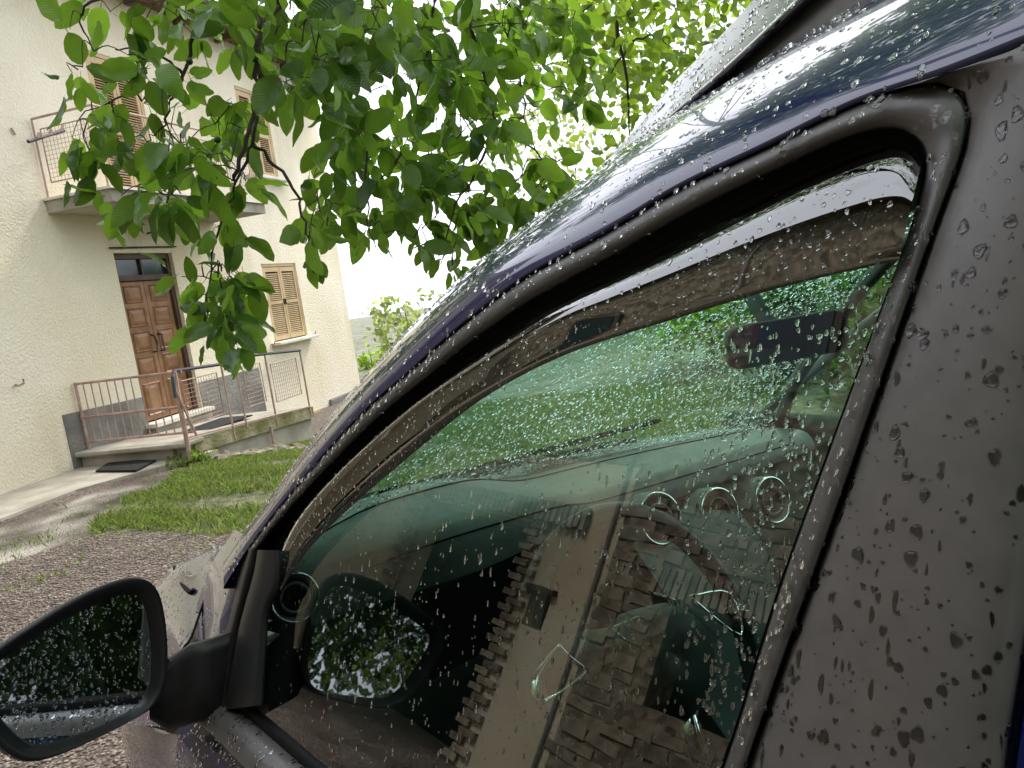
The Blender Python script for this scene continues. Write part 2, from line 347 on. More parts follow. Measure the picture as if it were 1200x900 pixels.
def ground_mat():
    m = bpy.data.materials.new('gravel_and_lawn'); m.use_nodes = True; t = m.node_tree; L = t.links; b = P_(m)
    b.inputs['Roughness'].default_value = .9; b.inputs['Specular IOR Level'].default_value = .25
    co = N(t, 'ShaderNodeTexCoord')
    vo = N(t, 'ShaderNodeTexVoronoi'); vo.inputs['Scale'].default_value = 55; vo.inputs['Randomness'].default_value = 1; L.new(co.outputs['Object'], vo.inputs['Vector'])
    cr = N(t, 'ShaderNodeValToRGB'); e = cr.color_ramp.elements
    e[0].color = (.12, .085, .07, 1); e[1].color = (.38, .31, .27, 1); e[1].position = 1
    for p, c in ((.3, (.18, .14, .115, 1)), (.6, (.165, .13, .11, 1)), (.85, (.25, .20, .17, 1))):
        q = e.new(p); q.color = c
    sx = N(t, 'ShaderNodeSeparateColor'); L.new(vo.outputs['Color'], sx.inputs[0]); L.new(sx.outputs[0], cr.inputs['Fac'])
    # gravel colour darkens with distance from each stone's centre
    dr = N(t, 'ShaderNodeMapRange'); dr.inputs['From Min'].default_value = .25; dr.inputs['From Max'].default_value = .75; dr.inputs['To Min'].default_value = 1; dr.inputs['To Max'].default_value = .35
    L.new(vo.outputs['Distance'], dr.inputs[0])
    mu = N(t, 'ShaderNodeMixRGB'); mu.blend_type = 'MULTIPLY'; mu.inputs['Fac'].default_value = 1; L.new(cr.outputs[0], mu.inputs['Color1']); L.new(dr.outputs[0], mu.inputs['Color2'])
    n1 = N(t, 'ShaderNodeTexNoise'); n1.inputs['Scale'].default_value = 1.7; n1.inputs['Detail'].default_value = 8; L.new(co.outputs['Object'], n1.inputs['Vector'])
    n2 = N(t, 'ShaderNodeTexNoise'); n2.inputs['Scale'].default_value = 14; n2.inputs['Detail'].default_value = 8; L.new(co.outputs['Object'], n2.inputs['Vector'])
    dc = N(t, 'ShaderNodeValToRGB'); dc.color_ramp.elements[0].color = (.07, .058, .045, 1); dc.color_ramp.elements[1].color = (.34, .31, .27, 1); dc.color_ramp.elements[0].position = .35; dc.color_ramp.elements[1].position = .68
    L.new(n1.outputs['Fac'], dc.inputs['Fac'])
    gc = N(t, 'ShaderNodeValToRGB'); gc.color_ramp.elements[0].color = (.06, .07, .03, 1); gc.color_ramp.elements[1].color = (.17, .165, .09, 1); gc.color_ramp.elements[0].position = .35; gc.color_ramp.elements[1].position = .65
    L.new(n2.outputs['Fac'], gc.inputs['Fac'])
    def thr(attr, k):
        a = N(t, 'ShaderNodeAttribute'); a.attribute_name = attr
        s = N(t, 'ShaderNodeMath'); s.operation = 'MULTIPLY_ADD'; s.inputs[1].default_value = k; L.new(n1.outputs['Fac'], s.inputs[0]); L.new(a.outputs['Fac'], s.inputs[2])
        r = N(t, 'ShaderNodeMapRange'); r.inputs['From Min'].default_value = .9; r.inputs['From Max'].default_value = 1.15; L.new(s.outputs[0], r.inputs[0]); return r.outputs[0]
    ma = N(t, 'ShaderNodeMixRGB'); L.new(thr('dirt', .9), ma.inputs['Fac']); L.new(mu.outputs[0], ma.inputs['Color1']); L.new(dc.outputs[0], ma.inputs['Color2'])
    mb = N(t, 'ShaderNodeMixRGB'); L.new(thr('lawn', 1.0), mb.inputs['Fac']); L.new(ma.outputs[0], mb.inputs['Color1']); L.new(gc.outputs[0], mb.inputs['Color2'])
    pv_ = N(t, 'ShaderNodeMapRange'); pv_.inputs['From Min'].default_value = .3; pv_.inputs['From Max'].default_value = .7; pv_.inputs['To Min'].default_value = .72; pv_.inputs['To Max'].default_value = 1.18
    L.new(n1.outputs['Fac'], pv_.inputs[0]); mv = N(t, 'ShaderNodeMixRGB'); mv.blend_type = 'MULTIPLY'; mv.inputs['Fac'].default_value = 1
    L.new(mb.outputs[0], mv.inputs['Color1']); L.new(pv_.outputs[0], mv.inputs['Color2']); L.new(mv.outputs[0], b.inputs['Base Color'])
    # damp ground: wetter, glossier patches
    wr = N(t, 'ShaderNodeMapRange'); wr.inputs['From Min'].default_value = .42; wr.inputs['From Max'].default_value = .62; wr.inputs['To Min'].default_value = .42; wr.inputs['To Max'].default_value = .9
    L.new(n1.outputs['Fac'], wr.inputs[0]); L.new(wr.outputs[0], b.inputs['Roughness'])
    bp = N(t, 'ShaderNodeBump'); bp.inputs['Strength'].default_value = .9; bp.inputs['Distance'].default_value = .012; bp.invert = True
    L.new(vo.outputs['Distance'], bp.inputs['Height']); L.new(bp.outputs[0], b.inputs['Normal'])
    return m
gr.data.materials.clear(); gr.data.materials.append(ground_mat())

def scatter_pts(poly, nn, box):
    x = rng.uniform(box[0], box[1], nn); y = rng.uniform(box[2], box[3], nn); k = inpoly(x, y, poly)
    return x[k], y[k]
def seen(x, y, z, mrg=60):
    v = np.stack([x, y, z], 1)-CP; zc = v @ CF; u = 600+F*(v @ CR)/zc; w_ = 450-F*(v @ CU)/zc
    return (zc > .2) & (u > -mrg) & (u < 1200+mrg) & (w_ > -mrg) & (w_ < 900+mrg)
# pebbles lying on the gravel
gravel_area = [(-1.2, 2.6), (2.6, 2.6), (2.6, 5.0), (1.8, 6.6), (.6, 8.6), (-1.2, 7.0)]
x, y = scatter_pts(gravel_area, 46000, (-1.2, 2.7, 2.6, 8.7))
ok = ~inpoly(x, y, lawn) & ~inpoly(x, y, dirt); x, y = x[ok], y[ok]
r = rng.uniform(.004, .011, len(x)); z = hgt(x, y)
base = V(0, 0, 1), V(1, 0, 0), V(0, 1, 0), V(-1, 0, 0), V(0, -1, 0), V(0, 0, -1)
base = np.array(base); fc = np.array([(0, 1, 2), (0, 2, 3), (0, 3, 4), (0, 4, 1), (5, 2, 1), (5, 3, 2), (5, 4, 3), (5, 1, 4)])
k = len(x); jit = base[None]*(1+rng.uniform(-.35, .35, (k, 6, 1))); th = rng.uniform(0, 6.28, k)
jx = jit[..., 0]*np.cos(th)[:, None]-jit[..., 1]*np.sin(th)[:, None]; jy = jit[..., 0]*np.sin(th)[:, None]+jit[..., 1]*np.cos(th)[:, None]
vp = np.stack([x[:, None]+jx*r[:, None]*1.3, y[:, None]+jy*r[:, None], z[:, None]+jit[..., 2]*r[:, None]*.6+.002], 2).reshape(-1, 3)
pb = fastmesh('gravel', vp, (fc[None]+6*np.arange(k)[:, None, None]).reshape(-1, 3), M['pebble'])
tag(pb, 'wet reddish brown gravel covering the yard beside the car', 'gravel', kind='stuff')

# grass blades
def blades(name, x, y, hmin, hmax, m, label, wd=.004, parent=None):
    k = len(x); z = hgt(x, y); h = rng.uniform(hmin, hmax, k); a = rng.uniform(0, 6.28, k); lx = rng.normal(0, .5, k)*h; ly = rng.normal(0, .5, k)*h
    w2 = wd*rng.uniform(.7, 1.5, k)
    p = np.zeros((k, 4, 3)); p[:, 0] = np.stack([x-np.cos(a)*w2, y-np.sin(a)*w2, z-.01], 1); p[:, 1] = np.stack([x+np.cos(a)*w2, y+np.sin(a)*w2, z-.01], 1)
    p[:, 2] = np.stack([x+lx*.4+np.cos(a)*w2*.7, y+ly*.4+np.sin(a)*w2*.7, z+h*.6], 1); p[:, 3] = np.stack([x+lx, y+ly, z+h], 1)
    f = np.array([(0, 1, 2), (0, 2, 3)])
    o = fastmesh(name, p.reshape(-1, 3), (f[None]+4*np.arange(k)[:, None, None]).reshape(-1, 3), m, parent)
    if label: tag(o, label, 'grass', kind='stuff')
    return o
x, y = scatter_pts(lawn, 300000, (-.5, 7.5, 4, 14)); ok = seen(x, y, hgt(x, y))
x, y = x[ok], y[ok]; ok = (np.sin(x*3.1+1)*np.sin(y*2.7)+.6*np.sin(x*7.3+y*5.1)+rng.normal(0, .55, len(x)) > -.3); x, y = x[ok][:90000], y[ok][:90000]
q_ = rng.random(len(x)) < .12; DG = (x[q_], y[q_]); x, y = x[~q_], y[~q_]
eg = rng.integers(0, len(x), 9000); ex, ey = x[eg]+rng.normal(0, .38, 9000), y[eg]+rng.normal(0, .38, 9000); k_ = ~inpoly(ex, ey, lawn)
blades('edge_grass', ex[k_], ey[k_], .012, .045, M['grass'], 'thin straggling grass spreading from the lawn edge into the gravel', wd=.004)
blades('dry_grass', DG[0], DG[1], .02, .06, M['grass_dry'], 'pale dry blades scattered through the green lawn', wd=.005)
blades('lawn_grass', x, y, .02, .07, M['grass'], 'short bright green lawn growing between the gravel and the house landing', wd=.0045)
tx, ty = [], []
for q in [(20, 640), (45, 676), (90, 655), (0, 655), (10, 633), (45, 628), (52, 627), (130, 612), (95, 600), (215, 640)]:
    c = ground(*q, 0); kk = rng.integers(20, 90); tx.append(rng.normal(c[0], .09, kk)); ty.append(rng.normal(c[1], .09, kk))
blades('grass_tufts', np.concatenate(tx), np.concatenate(ty), .01, .045, M['grass'], 'small weed tufts scattered through the gravel')

# ------------------------------------------------------------------ cream house
HOUSE = root('house', tuple(HP), 'cream roughcast two storey house with brown double door and tan shutters', 'house')
S0h, S1h = -3.0, 8.55; ZT = 6.0
openings = [(2.30, 3.42, .25, 2.52), (5.63, 6.76, .97, 2.32), (5.79, 6.72, 3.82, 5.30), (2.5, 3.45, 3.12, 5.10), (-1.75, -.62, .97, 2.32), (-1.7, -.7, 3.82, 5.3)]
sb = sorted({S0h, S1h, *[o[0] for o in openings], *[o[1] for o in openings]}); zb = sorted({-.7, ZT, *[o[2] for o in openings], *[o[3] for o in openings]})
wb = MB()
for i in range(len(sb)-1):
    for j in range(len(zb)-1):
        cs = (sb[i]+sb[i+1])/2; cz = (zb[j]+zb[j+1])/2
        if any(o[0] < cs < o[1] and o[2] < cz < o[3] for o in openings): continue
        wb.add([W(sb[i], 0, zb[j]), W(sb[i+1], 0, zb[j]), W(sb[i+1], 0, zb[j+1]), W(sb[i], 0, zb[j+1])], [(0, 1, 2, 3)])
for a, b, c, d in openings:      # reveals
    D = -.18
    wb.add([W(a, 0, c), W(b, 0, c), W(b, 0, d), W(a, 0, d), W(a, D, c), W(b, D, c), W(b, D, d), W(a, D, d)], [(0, 4, 5, 1), (1, 5, 6, 2), (2, 6, 7, 3), (3, 7, 4, 0)])
wb.add([W(S1h, 0, -.7), W(S1h, -9, -.7), W(S1h, -9, ZT), W(S1h, 0, ZT), W(S0h, 0, -.7), W(S0h, -9, -.7), W(S0h, -9, ZT), W(S0h, 0, ZT)], [(0, 1, 2, 3), (4, 7, 6, 5), (1, 5, 6, 2)])
wb.build('wall', M['stucco'], HOUSE)
MB().box(W(2.8, -.6, 2.7), (11, .1, 6), HAX).build('inner_darkness', M['void'], HOUSE).name = 'room_shade_sheet'  # black sheet behind the openings stands in for the shade indoors
# eave and roof
rb = MB(); ov = .62
rb.add([W(S0h-.6, ov, ZT), W(S1h+ov, ov, ZT), W(S1h+ov, -9.6, ZT), W(S0h-.6, -9.6, ZT), W(S0h-.6, ov, ZT+.16), W(S1h+ov, ov, ZT+.16), W(S1h+ov, -9.6, ZT+.16), W(S0h-.6, -9.6, ZT+.16), W(S0h-.6, -4.5, ZT+1.7), W(S1h+ov-3, -4.5, ZT+1.7)],
       [(0, 3, 2, 1), (0, 1, 5, 4), (1, 2, 6, 5), (2, 3, 7, 6), (3, 0, 4, 8, 7), (4, 5, 9, 8), (5, 6, 9), (6, 7, 8, 9)])
rf = rb.build('roof', M['roof_wood'], HOUSE)
MB().tube([W(S0h-.6, ov+.07, ZT+.1), W(S1h+ov+.05, ov+.07, ZT+.1), W(S1h+ov+.05, -9, ZT+.1)], .07, 8).build('gutter', M['gutter'], rf)
for k in range(12):
    MB().box(W(S0h+.5+k*1.0, .3, ZT-.05), (.09, .6, .1), HAX).build('rafter', M['roof_wood'], rf)
# plinth
pl = MB()
pl.add([W(.98, .012, -.3), W(2.28, .012, -.3), W(2.28, .012, .63), W(.98, .012, .66), W(.98, 0, -.3), W(2.28, 0, -.3), W(2.28, 0, .63), W(.98, 0, .66)], [(0, 1, 2, 3), (3, 2, 6, 7), (0, 3, 7, 4)])
pl.build('plinth', M['cement'], HOUSE); pl = MB()
pl.add([W(3.44, .012, -.3), W(5.0, .012, -.3), W(5.0, .012, .62), W(3.44, .012, .63), W(3.44, 0, -.3), W(5.0, 0, -.3), W(5.0, 0, .62), W(3.44, 0, .63)], [(0, 1, 2, 3), (3, 2, 6, 7), (1, 5, 6, 2)])
pl.build('plinth', M['cement'], HOUSE)
# entrance door
df = MB()
for a, b, c, d in [(2.30, 2.37, .27, 2.52), (3.35, 3.42, .27, 2.52), (2.37, 3.35, 2.45, 2.52), (2.37, 3.35, 2.16, 2.23)]:
    df.box(W((a+b)/2, -.10, (c+d)/2), (b-a, .08, d-c), HAX)
DF = df.build('door_frame', M['door_dark'], HOUSE)
for a, b in ((2.37, 2.845), (2.875, 3.35)):
    MB().box(W((a+b)/2, -.12, 2.34), (b-a, .02, .21), HAX).build('transom_pane', M['pane_dark'], DF)
MB().box(W(2.86, -.10, 2.34), (.03, .05, .22), HAX).build('mullion', M['door_dark'], DF)
for a, b in ((2.375, 2.855), (2.865, 3.345)):
    lf = MB().box(W((a+b)/2, -.125, 1.215), (b-a, .04, 1.87), HAX).build('door_leaf', M['door_wood'], HOUSE)
    pz = [(.34, .78), (.86, 1.14), (1.20, 1.48), (1.54, 1.80), (1.86, 2.10)]
    for z0, z1 in pz:      # raised panel inside its frame moulding
        e = .075; c = ((a+b)/2, (z0+z1)/2); sa, sz_ = b-a-2*e, z1-z0
        v = []; 
        for dd, ins in ((-.104, 0), (-.088, .012), (-.104, .03), (-.088, .075)):
            for sx_, sz2 in ((-1, -1), (1, -1), (1, 1), (-1, 1)):
                v.append(W(c[0]+sx_*(sa/2-ins), dd, c[1]+sz2*(sz_/2-ins)))
        f = []
        for q in range(3):
            for k in range(4): f.append((q*4+k, q*4+(k+1) % 4, q*4+4+(k+1) % 4, q*4+4+k))
        f.append((12, 13, 14, 15))
        mesh('door_panel', v, f, M['door_wood'], lf)
    hx = b-.07 if a < 2.5 else a+.07
    MB().tube([W(hx, -.10, 1.18), W(hx, -.04, 1.18), W(hx+(.02 if a < 2.5 else -.02), -.03, 1.30), W(hx, -.04, 1.40), W(hx, -.10, 1.42)], .014, 6).build('door_handle', M['black_iron'], lf)
MB().box(W(2.86, .03, .235), (1.26, .28, .05), HAX).build('door_sill', M['white_stone'], HOUSE)
MB().box(W(2.86, .02, .16), (1.18, .22, .09), HAX).build('door_step', M['cement_light'], HOUSE)
MB().tube([W(2.22, .03, 2.58), W(3.5, .03, 2.60)], .012, 5).build('door_rail', M['black_iron'], HOUSE)
# lamp bracket above door
LB = MB().tube([W(3.0, 0, 2.78), W(3.0, .18, 2.80), W(2.95, .24, 2.72), W(2.88, .26, 2.76)], .014, 5).build('lamp_bracket', M['black_iron'], HOUSE)
MB().tube([W(2.88, .26, 2.76), W(2.84, .27, 2.84), W(2.80, .28, 2.76)], [.02, .035, .02], 6).build('bracket_scroll', M['black_iron'], LB)
# shutters
def shuttered(a, b, c, d, sill=True):
    fr = MB()
    for p, q, r_, t_ in ((a, a+.05, c, d), (b-.05, b, c, d), (a, b, d-.05, d)):
        fr.box(W((p+q)/2, -.06, (r_+t_)/2), (q-p, .10, t_-r_), HAX)
    FR = fr.build('window_frame', M['shutter'], HOUSE)
    mid = (a+b)/2
    for p, q in ((a+.055, mid-.006), (mid+.006, b-.055)):
        st = MB()
        for u0, u1, v0, v1 in ((p, p+.055, c+.02, d-.06), (q-.055, q, c+.02, d-.06), (p+.055, q-.055, c+.02, c+.10), (p+.055, q-.055, d-.14, d-.06), (p+.055, q-.055, (c+d)/2-.03, (c+d)/2+.03)):
            st.box(W((u0+u1)/2, -.035, (v0+v1)/2), (u1-u0, .04, v1-v0), HAX)
        S = st.build('shutter', M['shutter'], HOUSE)
        sl_ = MB(); zz = c+.12; tl = R(35)
        while zz < d-.15:
            if abs(zz-(c+d)/2) > .028:
                sl_.box(W((p+q)/2, -.038, zz), (q-p-.11, .042, .008), (HU, HN*math.cos(tl)-ZN*math.sin(tl), HN*math.sin(tl)+ZN*math.cos(tl)))
            zz += .034
        o = sl_.build('louvre_slats', M['shutter'], S); o['kind'] = 'stuff'
        MB().box(W(q-.02 if p < mid-.1 else p+.02, -.008, (c+d)/2), (.02, .02, .10), HAX).build('shutter_catch', M['black_iron'], S)
    if sill:
        bevel(MB().box(W(mid, .03, c-.03), (b-a+.22, .30, .05), HAX).build('window_sill', M['white_stone'], HOUSE), .008)
        for sx_ in (a-.14, b+.14):
            MB().tube([W(sx_, 0, c-.02), W(sx_, .07, c-.02), W(sx_, .09, c+.03), W(sx_+.03, .09, c+.05)], .011, 5).build('shutter_hook', M['rust_iron'], HOUSE)
for o in (openings[1], openings[2], openings[4], openings[5]): shuttered(*o)
shuttered(*openings[3], sill=False)
# balcony
BA, BB = 1.40, 4.55
bs = MB().add([W(BA, 0, 2.98), W(BB, 0, 2.98), W(BB, .92, 2.98), W(BA, .92, 2.98), W(BA, 0, 3.12), W(BB, 0, 3.12), W(BB, .92, 3.12), W(BA, .92, 3.12)], [(0, 1, 2, 3), (4, 7, 6, 5), (0, 3, 7, 4), (3, 2, 6, 7), (2, 1, 5, 6)])
BS = bs.build('balcony_slab', M['cement_light'], HOUSE)
MB().box(W((BA+BB)/2, .47, 3.135), (BB-BA+.06, .98, .028), HAX).build('slab_edge', M['white_stone'], BS)
def mesh_panel(p0, p1, z0, z1, name, parent, frame=True, cell=.05, rad=.0028):
    """welded wire panel between plan points p0 and p1"""
    a = MB(); L_ = np.linalg.norm(V(*p1)-V(*p0)); nx = int(L_/cell)
    for i in range(1, nx):
        q = V(*p0)+(V(*p1)-V(*p0))*i/nx; a.tube([q+V(0, 0, z0), q+V(0, 0, z1)], rad, 3, False)
    nz = int((z1-z0)/cell)
    for i in range(1, nz):
        z_ = z0+(z1-z0)*i/nz; a.tube([V(*p0)+V(0, 0, z_), V(*p1)+V(0, 0, z_)], rad, 3, False)
    f = MB(); A, B = V(*p0), V(*p1)
    f.tube([A+V(0, 0, z0), A+V(0, 0, z1), B+V(0, 0, z1), B+V(0, 0, z0), A+V(0, 0, z0)], .009, 5)
    fo = f.build('panel_frame', M['rust_iron'], parent)
    o = a.build(name, M['rust_iron'], fo); o['kind'] = 'stuff'
BR = MB().tube([W(BA+.03, .03, 4.05), W(BA+.03, .88, 4.05), W(BB-.03, .88, 4.05), W(BB-.03, .03, 4.05)], .014, 6).build('balcony_railing', M['rust_iron'], HOUSE)
for (s_, d_) in [(BA+.03, .03), (BA+.03, .88), (BA+.8, .88), (BA+1.6, .88), (BA+2.4, .88), (BB-.03, .88), (BB-.03, .03)]:
    MB().tube([W(s_, d_, 3.14), W(s_, d_, 4.05)], .012, 5).build('baluster', M['rust_iron'], BR)
mesh_panel(W(BA+.03, .12, 0), W(BA+.03, .78, 0), 3.32, 3.92, 'wire_mesh', HOUSE)
for k in range(4):
    mesh_panel(W(BA+.12+k*.78, .88, 0), W(BA+.72+k*.78, .88, 0), 3.32, 3.92, 'wire_mesh', HOUSE)
# clothes rack bracket left of balcony and small wall fittings
A_ = lambda x_, y_, d_=.12: on(x_, y_, HP+HN*d_, HN)
RK = MB().tube([A_(33, 166), A_(75, 153)], .022, 6).build('clothes_rack', M['black_iron'], HOUSE)
for q in ((44, 160), (58, 156), (72, 150)): MB().tube([A_(q[0], q[1]+3), A_(q[0]+2, q[1]-4)], .018, 5).build('rack_knob', M['rust_iron'], RK)
MB().tube([A_(13, 150, .02), A_(18, 158, .02)], .012, 5).build('wall_hook', M['rust_iron'], HOUSE)
MB().tube([A_(18, 451, 0), A_(22, 452, .08), A_(28, 449, .1), A_(27, 444, .1)], .013, 5).build('shutter_hook', M['rust_iron'], HOUSE)
# drain pipe foot and plate at the right end
MB().box(on(370, 494, HP+HN*.08, HN), (.26, .14, .42), HAX).build('ochre_base', M['shutter'], HOUSE).name = 'base_block'
bevel(MB().box(on(404, 484, HP+HN*.03, HN), (1.0, .06, .75), HAX).build('cement_patch', M['cement'], HOUSE), .05, 3)

# ------------------------------------------------------------------ landing, path, railings
LA, LB_, LD = 1.0, 3.92, 1.5
LAND = root('entrance_landing', tuple(W(LA, LD, 0)), 'raised mossy concrete landing in front of the brown door', 'landing')
zt = lambda s_: .20-.16*(s_-LA)/2.9
ld = MB()
ld.add([W(1.22, .0, zt(1.2)), W(LB_, 0, zt(LB_)), W(LB_, LD, zt(LB_)), W(1.22, LD, zt(1.2))]+[W(1.22, 0, zt(1.2)-.16), W(LB_, 0, zt(LB_)-.16), W(LB_, LD, zt(LB_)-.16), W(1.22, LD, zt(1.2)-.16)], [(0, 3, 2, 1), (0, 4, 7, 3), (3, 7, 6, 2), (2, 6, 5, 1)])
ld.build('landing_slab', M['moss'], LAND)
MB().add([W(1.25, .02, zt(1.2)+.004), W(LB_-.02, .02, zt(LB_)+.004), W(LB_-.02, LD-.06, zt(LB_)+.004), W(1.25, LD-.06, zt(1.2)+.004)], [(0, 3, 2, 1)]).build('floor_screed', M['cement_light'], LAND)
MB().add([W(1.28, LD-.05, .035), W(LB_-.03, LD-.05, -.11), W(LB_-.03, LD-.05, -.9), W(1.28, LD-.05, -.9), W(1.28, .05, .035), W(1.28, .05, -.9), W(LB_-.03, .0, -.11), W(LB_-.03, .0, -.9)], [(0, 3, 2, 1), (0, 4, 5, 3), (1, 2, 7, 6)]).build('retaining_wall', M['cement_light'], LAND)
bevel(MB().box(W(1.2, LD/2, .165), (.36, LD+.04, .055), HAX).build('step_slab', M['cement_light'], LAND), .015)
MB().box(W(1.24, LD/2, .04), (.28, LD-.04, .20), HAX).build('step_riser', M['cement_light'], LAND)
MB().tube([W(2.75, LD+.01, .0), W(2.75, LD+.01, -.5)], .02, 6).build('drain_pipe', M['rust_iron'], LAND)
# path strip along the wall
pth = MB(); pe = [(-4, 1.05), (-3, 1.0), (-1, 1.0), (0, .98), (.6, 1.25), (1.0, 1.5), (1.45, 1.62)]
vs = []; 
for s_, d_ in pe: vs += [W(s_, 0, .012), W(s_, d_, .006), W(s_, d_+.02, -.25)]
fs = []
for i in range(len(pe)-1): fs += [(3*i, 3*i+1, 3*i+4, 3*i+3), (3*i+1, 3*i+2, 3*i+5, 3*i+4)]
tag(mesh('footpath', vs, fs, M['cement_light']), kind='structure')
# mats
m1 = bevel(MB().add([on(112, 553, V(0, 0, .02), ZN), on(160, 552, V(0, 0, .02), ZN), on(183, 540, V(0, 0, .02), ZN), on(131, 541, V(0, 0, .02), ZN)], [(0, 1, 2, 3)]).build('door_mat', M['rubber_mat']), .001)
me = m1.data; bm = bmesh.new(); bm.from_mesh(me); r_ = bmesh.ops.extrude_face_region(bm, geom=bm.faces[:]); bmesh.ops.translate(bm, verts=[q for q in r_['geom'] if isinstance(q, bmesh.types.BMVert)], vec=(0, 0, .015)); bm.to_mesh(me); bm.free()
tag(m1, 'black rubber mat on the path at the foot of the step', 'door mat')
m2 = MB().box(W(2.5, .85, zt(2.5)+.02), (1.0, .5, .018), HAX).build('door_mat', M['rubber_mat']); tag(m2, 'black rubber mat on the landing just outside the brown door', 'door mat')
# left railing with bars
LR = root('railing', tuple(W(1.12, 0, .13)), 'rusty pink barred railing across the left end of the landing', 'railing')
zr = lambda z_: z_
for z_ in (1.0, .60, .30): MB().tube([W(1.22, .02, z_-.02), W(1.22, LD+.02, z_-.02)], .016, 6).build('rail', M['rust_iron'], LR)
for k in range(14):
    d_ = .04+k*.112; MB().tube([W(1.22, d_, .29), W(1.22, d_, .98)], .008 if k else .016, 5).build('baluster', M['rust_iron'], LR)
MB().tube([W(1.22, .04, .19), W(1.22, .04, 1.0)], .018, 6).build('post', M['rust_iron'], LR)
# front railing in two panels with wire mesh and black handrail
FRL = root('railing', tuple(W(1.12, LD, .13)), 'rusty railing with wire mesh panels and black handrail along the landing front', 'railing')
MB().tube([W(1.06, LD+.03, -.02), W(1.10, LD+.02, 1.0)], .026, 7).build('post', M['rust_iron'], FRL)
MB().tube([W(1.16, LD+.1, .24), W(1.02, LD+.04, .86)], .014, 6).build('brace', M['rust_iron'], FRL)
for s_, za_, zb_ in ((1.97, .0, .96), (2.25, .1, .98), (2.93, -.02, .95), (3.83, -.07, .88)): MB().tube([W(s_, LD, za_), W(s_, LD, zb_)], .013, 6).build('post', M['rust_iron'], FRL)
MB().tube([W(.94, LD+.1, .72), W(1.02, LD+.05, .94), W(1.12, LD, 1.0), W(1.95, LD, .955)], .02, 7).build('handrail', M['black_iron'], FRL)
MB().tube([W(2.2, LD, 1.0), W(3.0, LD, .95), W(3.84, LD, .89)], .02, 7).build('handrail', M['black_iron'], FRL)
MB().tube([W(1.1, LD, .24), W(3.83, LD, .06)], .010, 5).build('rail', M['rust_iron'], FRL)
for (s0_, s1_, z0, z1) in ((1.2, 1.85, .36, .87), (2.38, 2.78, .34, .86), (3.02, 3.68, .28, .80)):
    mesh_panel(W(s0_, LD, 0), W(s1_, LD, 0), z0, z1, 'wire_mesh', FRL)

ORD = ['leftmost', 'second from the left', 'third from the left', 'fourth from the left', 'fifth from the left', 'sixth from the left', 'seventh from the left', 'fifth from the right', 'fourth from the right', 'third from the right', 'second from the right', 'in front of the left end', 'in front of the middle']
# edging stones across the lawn, the weed bush by the post
for i, q in enumerate([(258, 556), (268, 553), (278, 551), (287, 549), (296, 546), (304, 544), (313, 541), (322, 539), (331, 537), (339, 534), (347, 531), (264, 561), (300, 550)]):
    c = on(*q, V(0, 0, -.28), ZN); c[2] = hgt(c[0], c[1])+.03
    bm = bmesh.new(); bmesh.ops.create_icosphere(bm, subdivisions=2, radius=1)
    sc_ = (rng.uniform(.10, .15), rng.uniform(.07, .1), rng.uniform(.05, .08)); ang = rng.uniform(0, 3)
    for v_ in bm.verts:
        k_ = 1+.16*math.sin(v_.co.x*5+i)+.12*math.sin(v_.co.z*6+i*2)+.1*math.sin(v_.co.y*7+i)
        p_ = Vector((v_.co.x*sc_[0]*k_, v_.co.y*sc_[1]*k_, v_.co.z*sc_[2]*k_)); p_.rotate(Matrix.Rotation(ang, 3, 'Z')); v_.co = p_
    me = bpy.data.meshes.new('edging_stone'); bm.to_mesh(me); bm.free(); me.materials.append(M['rock'])
    o = bpy.data.objects.new('edging_stone', me); COL.objects.link(o); o.location = c
    tag(o, ('mossy rounded stone, %s of the edging row on the lawn' % ORD[i]), 'stone', 'edging stones across the lawn')

# ------------------------------------------------------------------ foliage
def leaf_cloud(c, size, rng, droop=.5):
    """folded leaves at centres c -> verts, quads"""
    k = len(c); s = size*rng.uniform(.7, 1.3, k)
    a = rng.normal(0, 1, (k, 3)); a[:, 2] -= droop; a /= np.linalg.norm(a, axis=1)[:, None]
    b = np.cross(a, rng.normal(0, 1, (k, 3))); b /= np.linalg.norm(b, axis=1)[:, None]; nn = np.cross(a, b)
    p = np.zeros((k, 6, 3)); S = s[:, None]
    p[:, 0] = c; p[:, 1] = c+a*S*.45+b*S*.30+nn*S*.06; p[:, 2] = c+a*S*.85+b*S*.18+nn*S*.02; p[:, 3] = c+a*S; p[:, 4] = c+a*S*.85-b*S*.18+nn*S*.02; p[:, 5] = c+a*S*.45-b*S*.30+nn*S*.06
    f = np.array([(0, 1, 2, 3), (0, 3, 4, 5)])
    return p.reshape(-1, 3), (f[None]+6*np.arange(k)[:, None, None]).reshape(-1, 4)
def clumpy(center, rad, nclump, per, cr, rng, shell=.55):
    cs = []
    for i in range(nclump):
        d = rng.normal(0, 1, 3); d /= np.linalg.norm(d); rr_ = (shell+(1-shell)*rng.random())
        q = center+d*rr_*rad; sig = cr*rng.uniform(.5, 1.2)
        cs.append(q+rng.normal(0, 1, (per, 3))*sig*np.array([1, 1, .7]))
    return np.concatenate(cs)
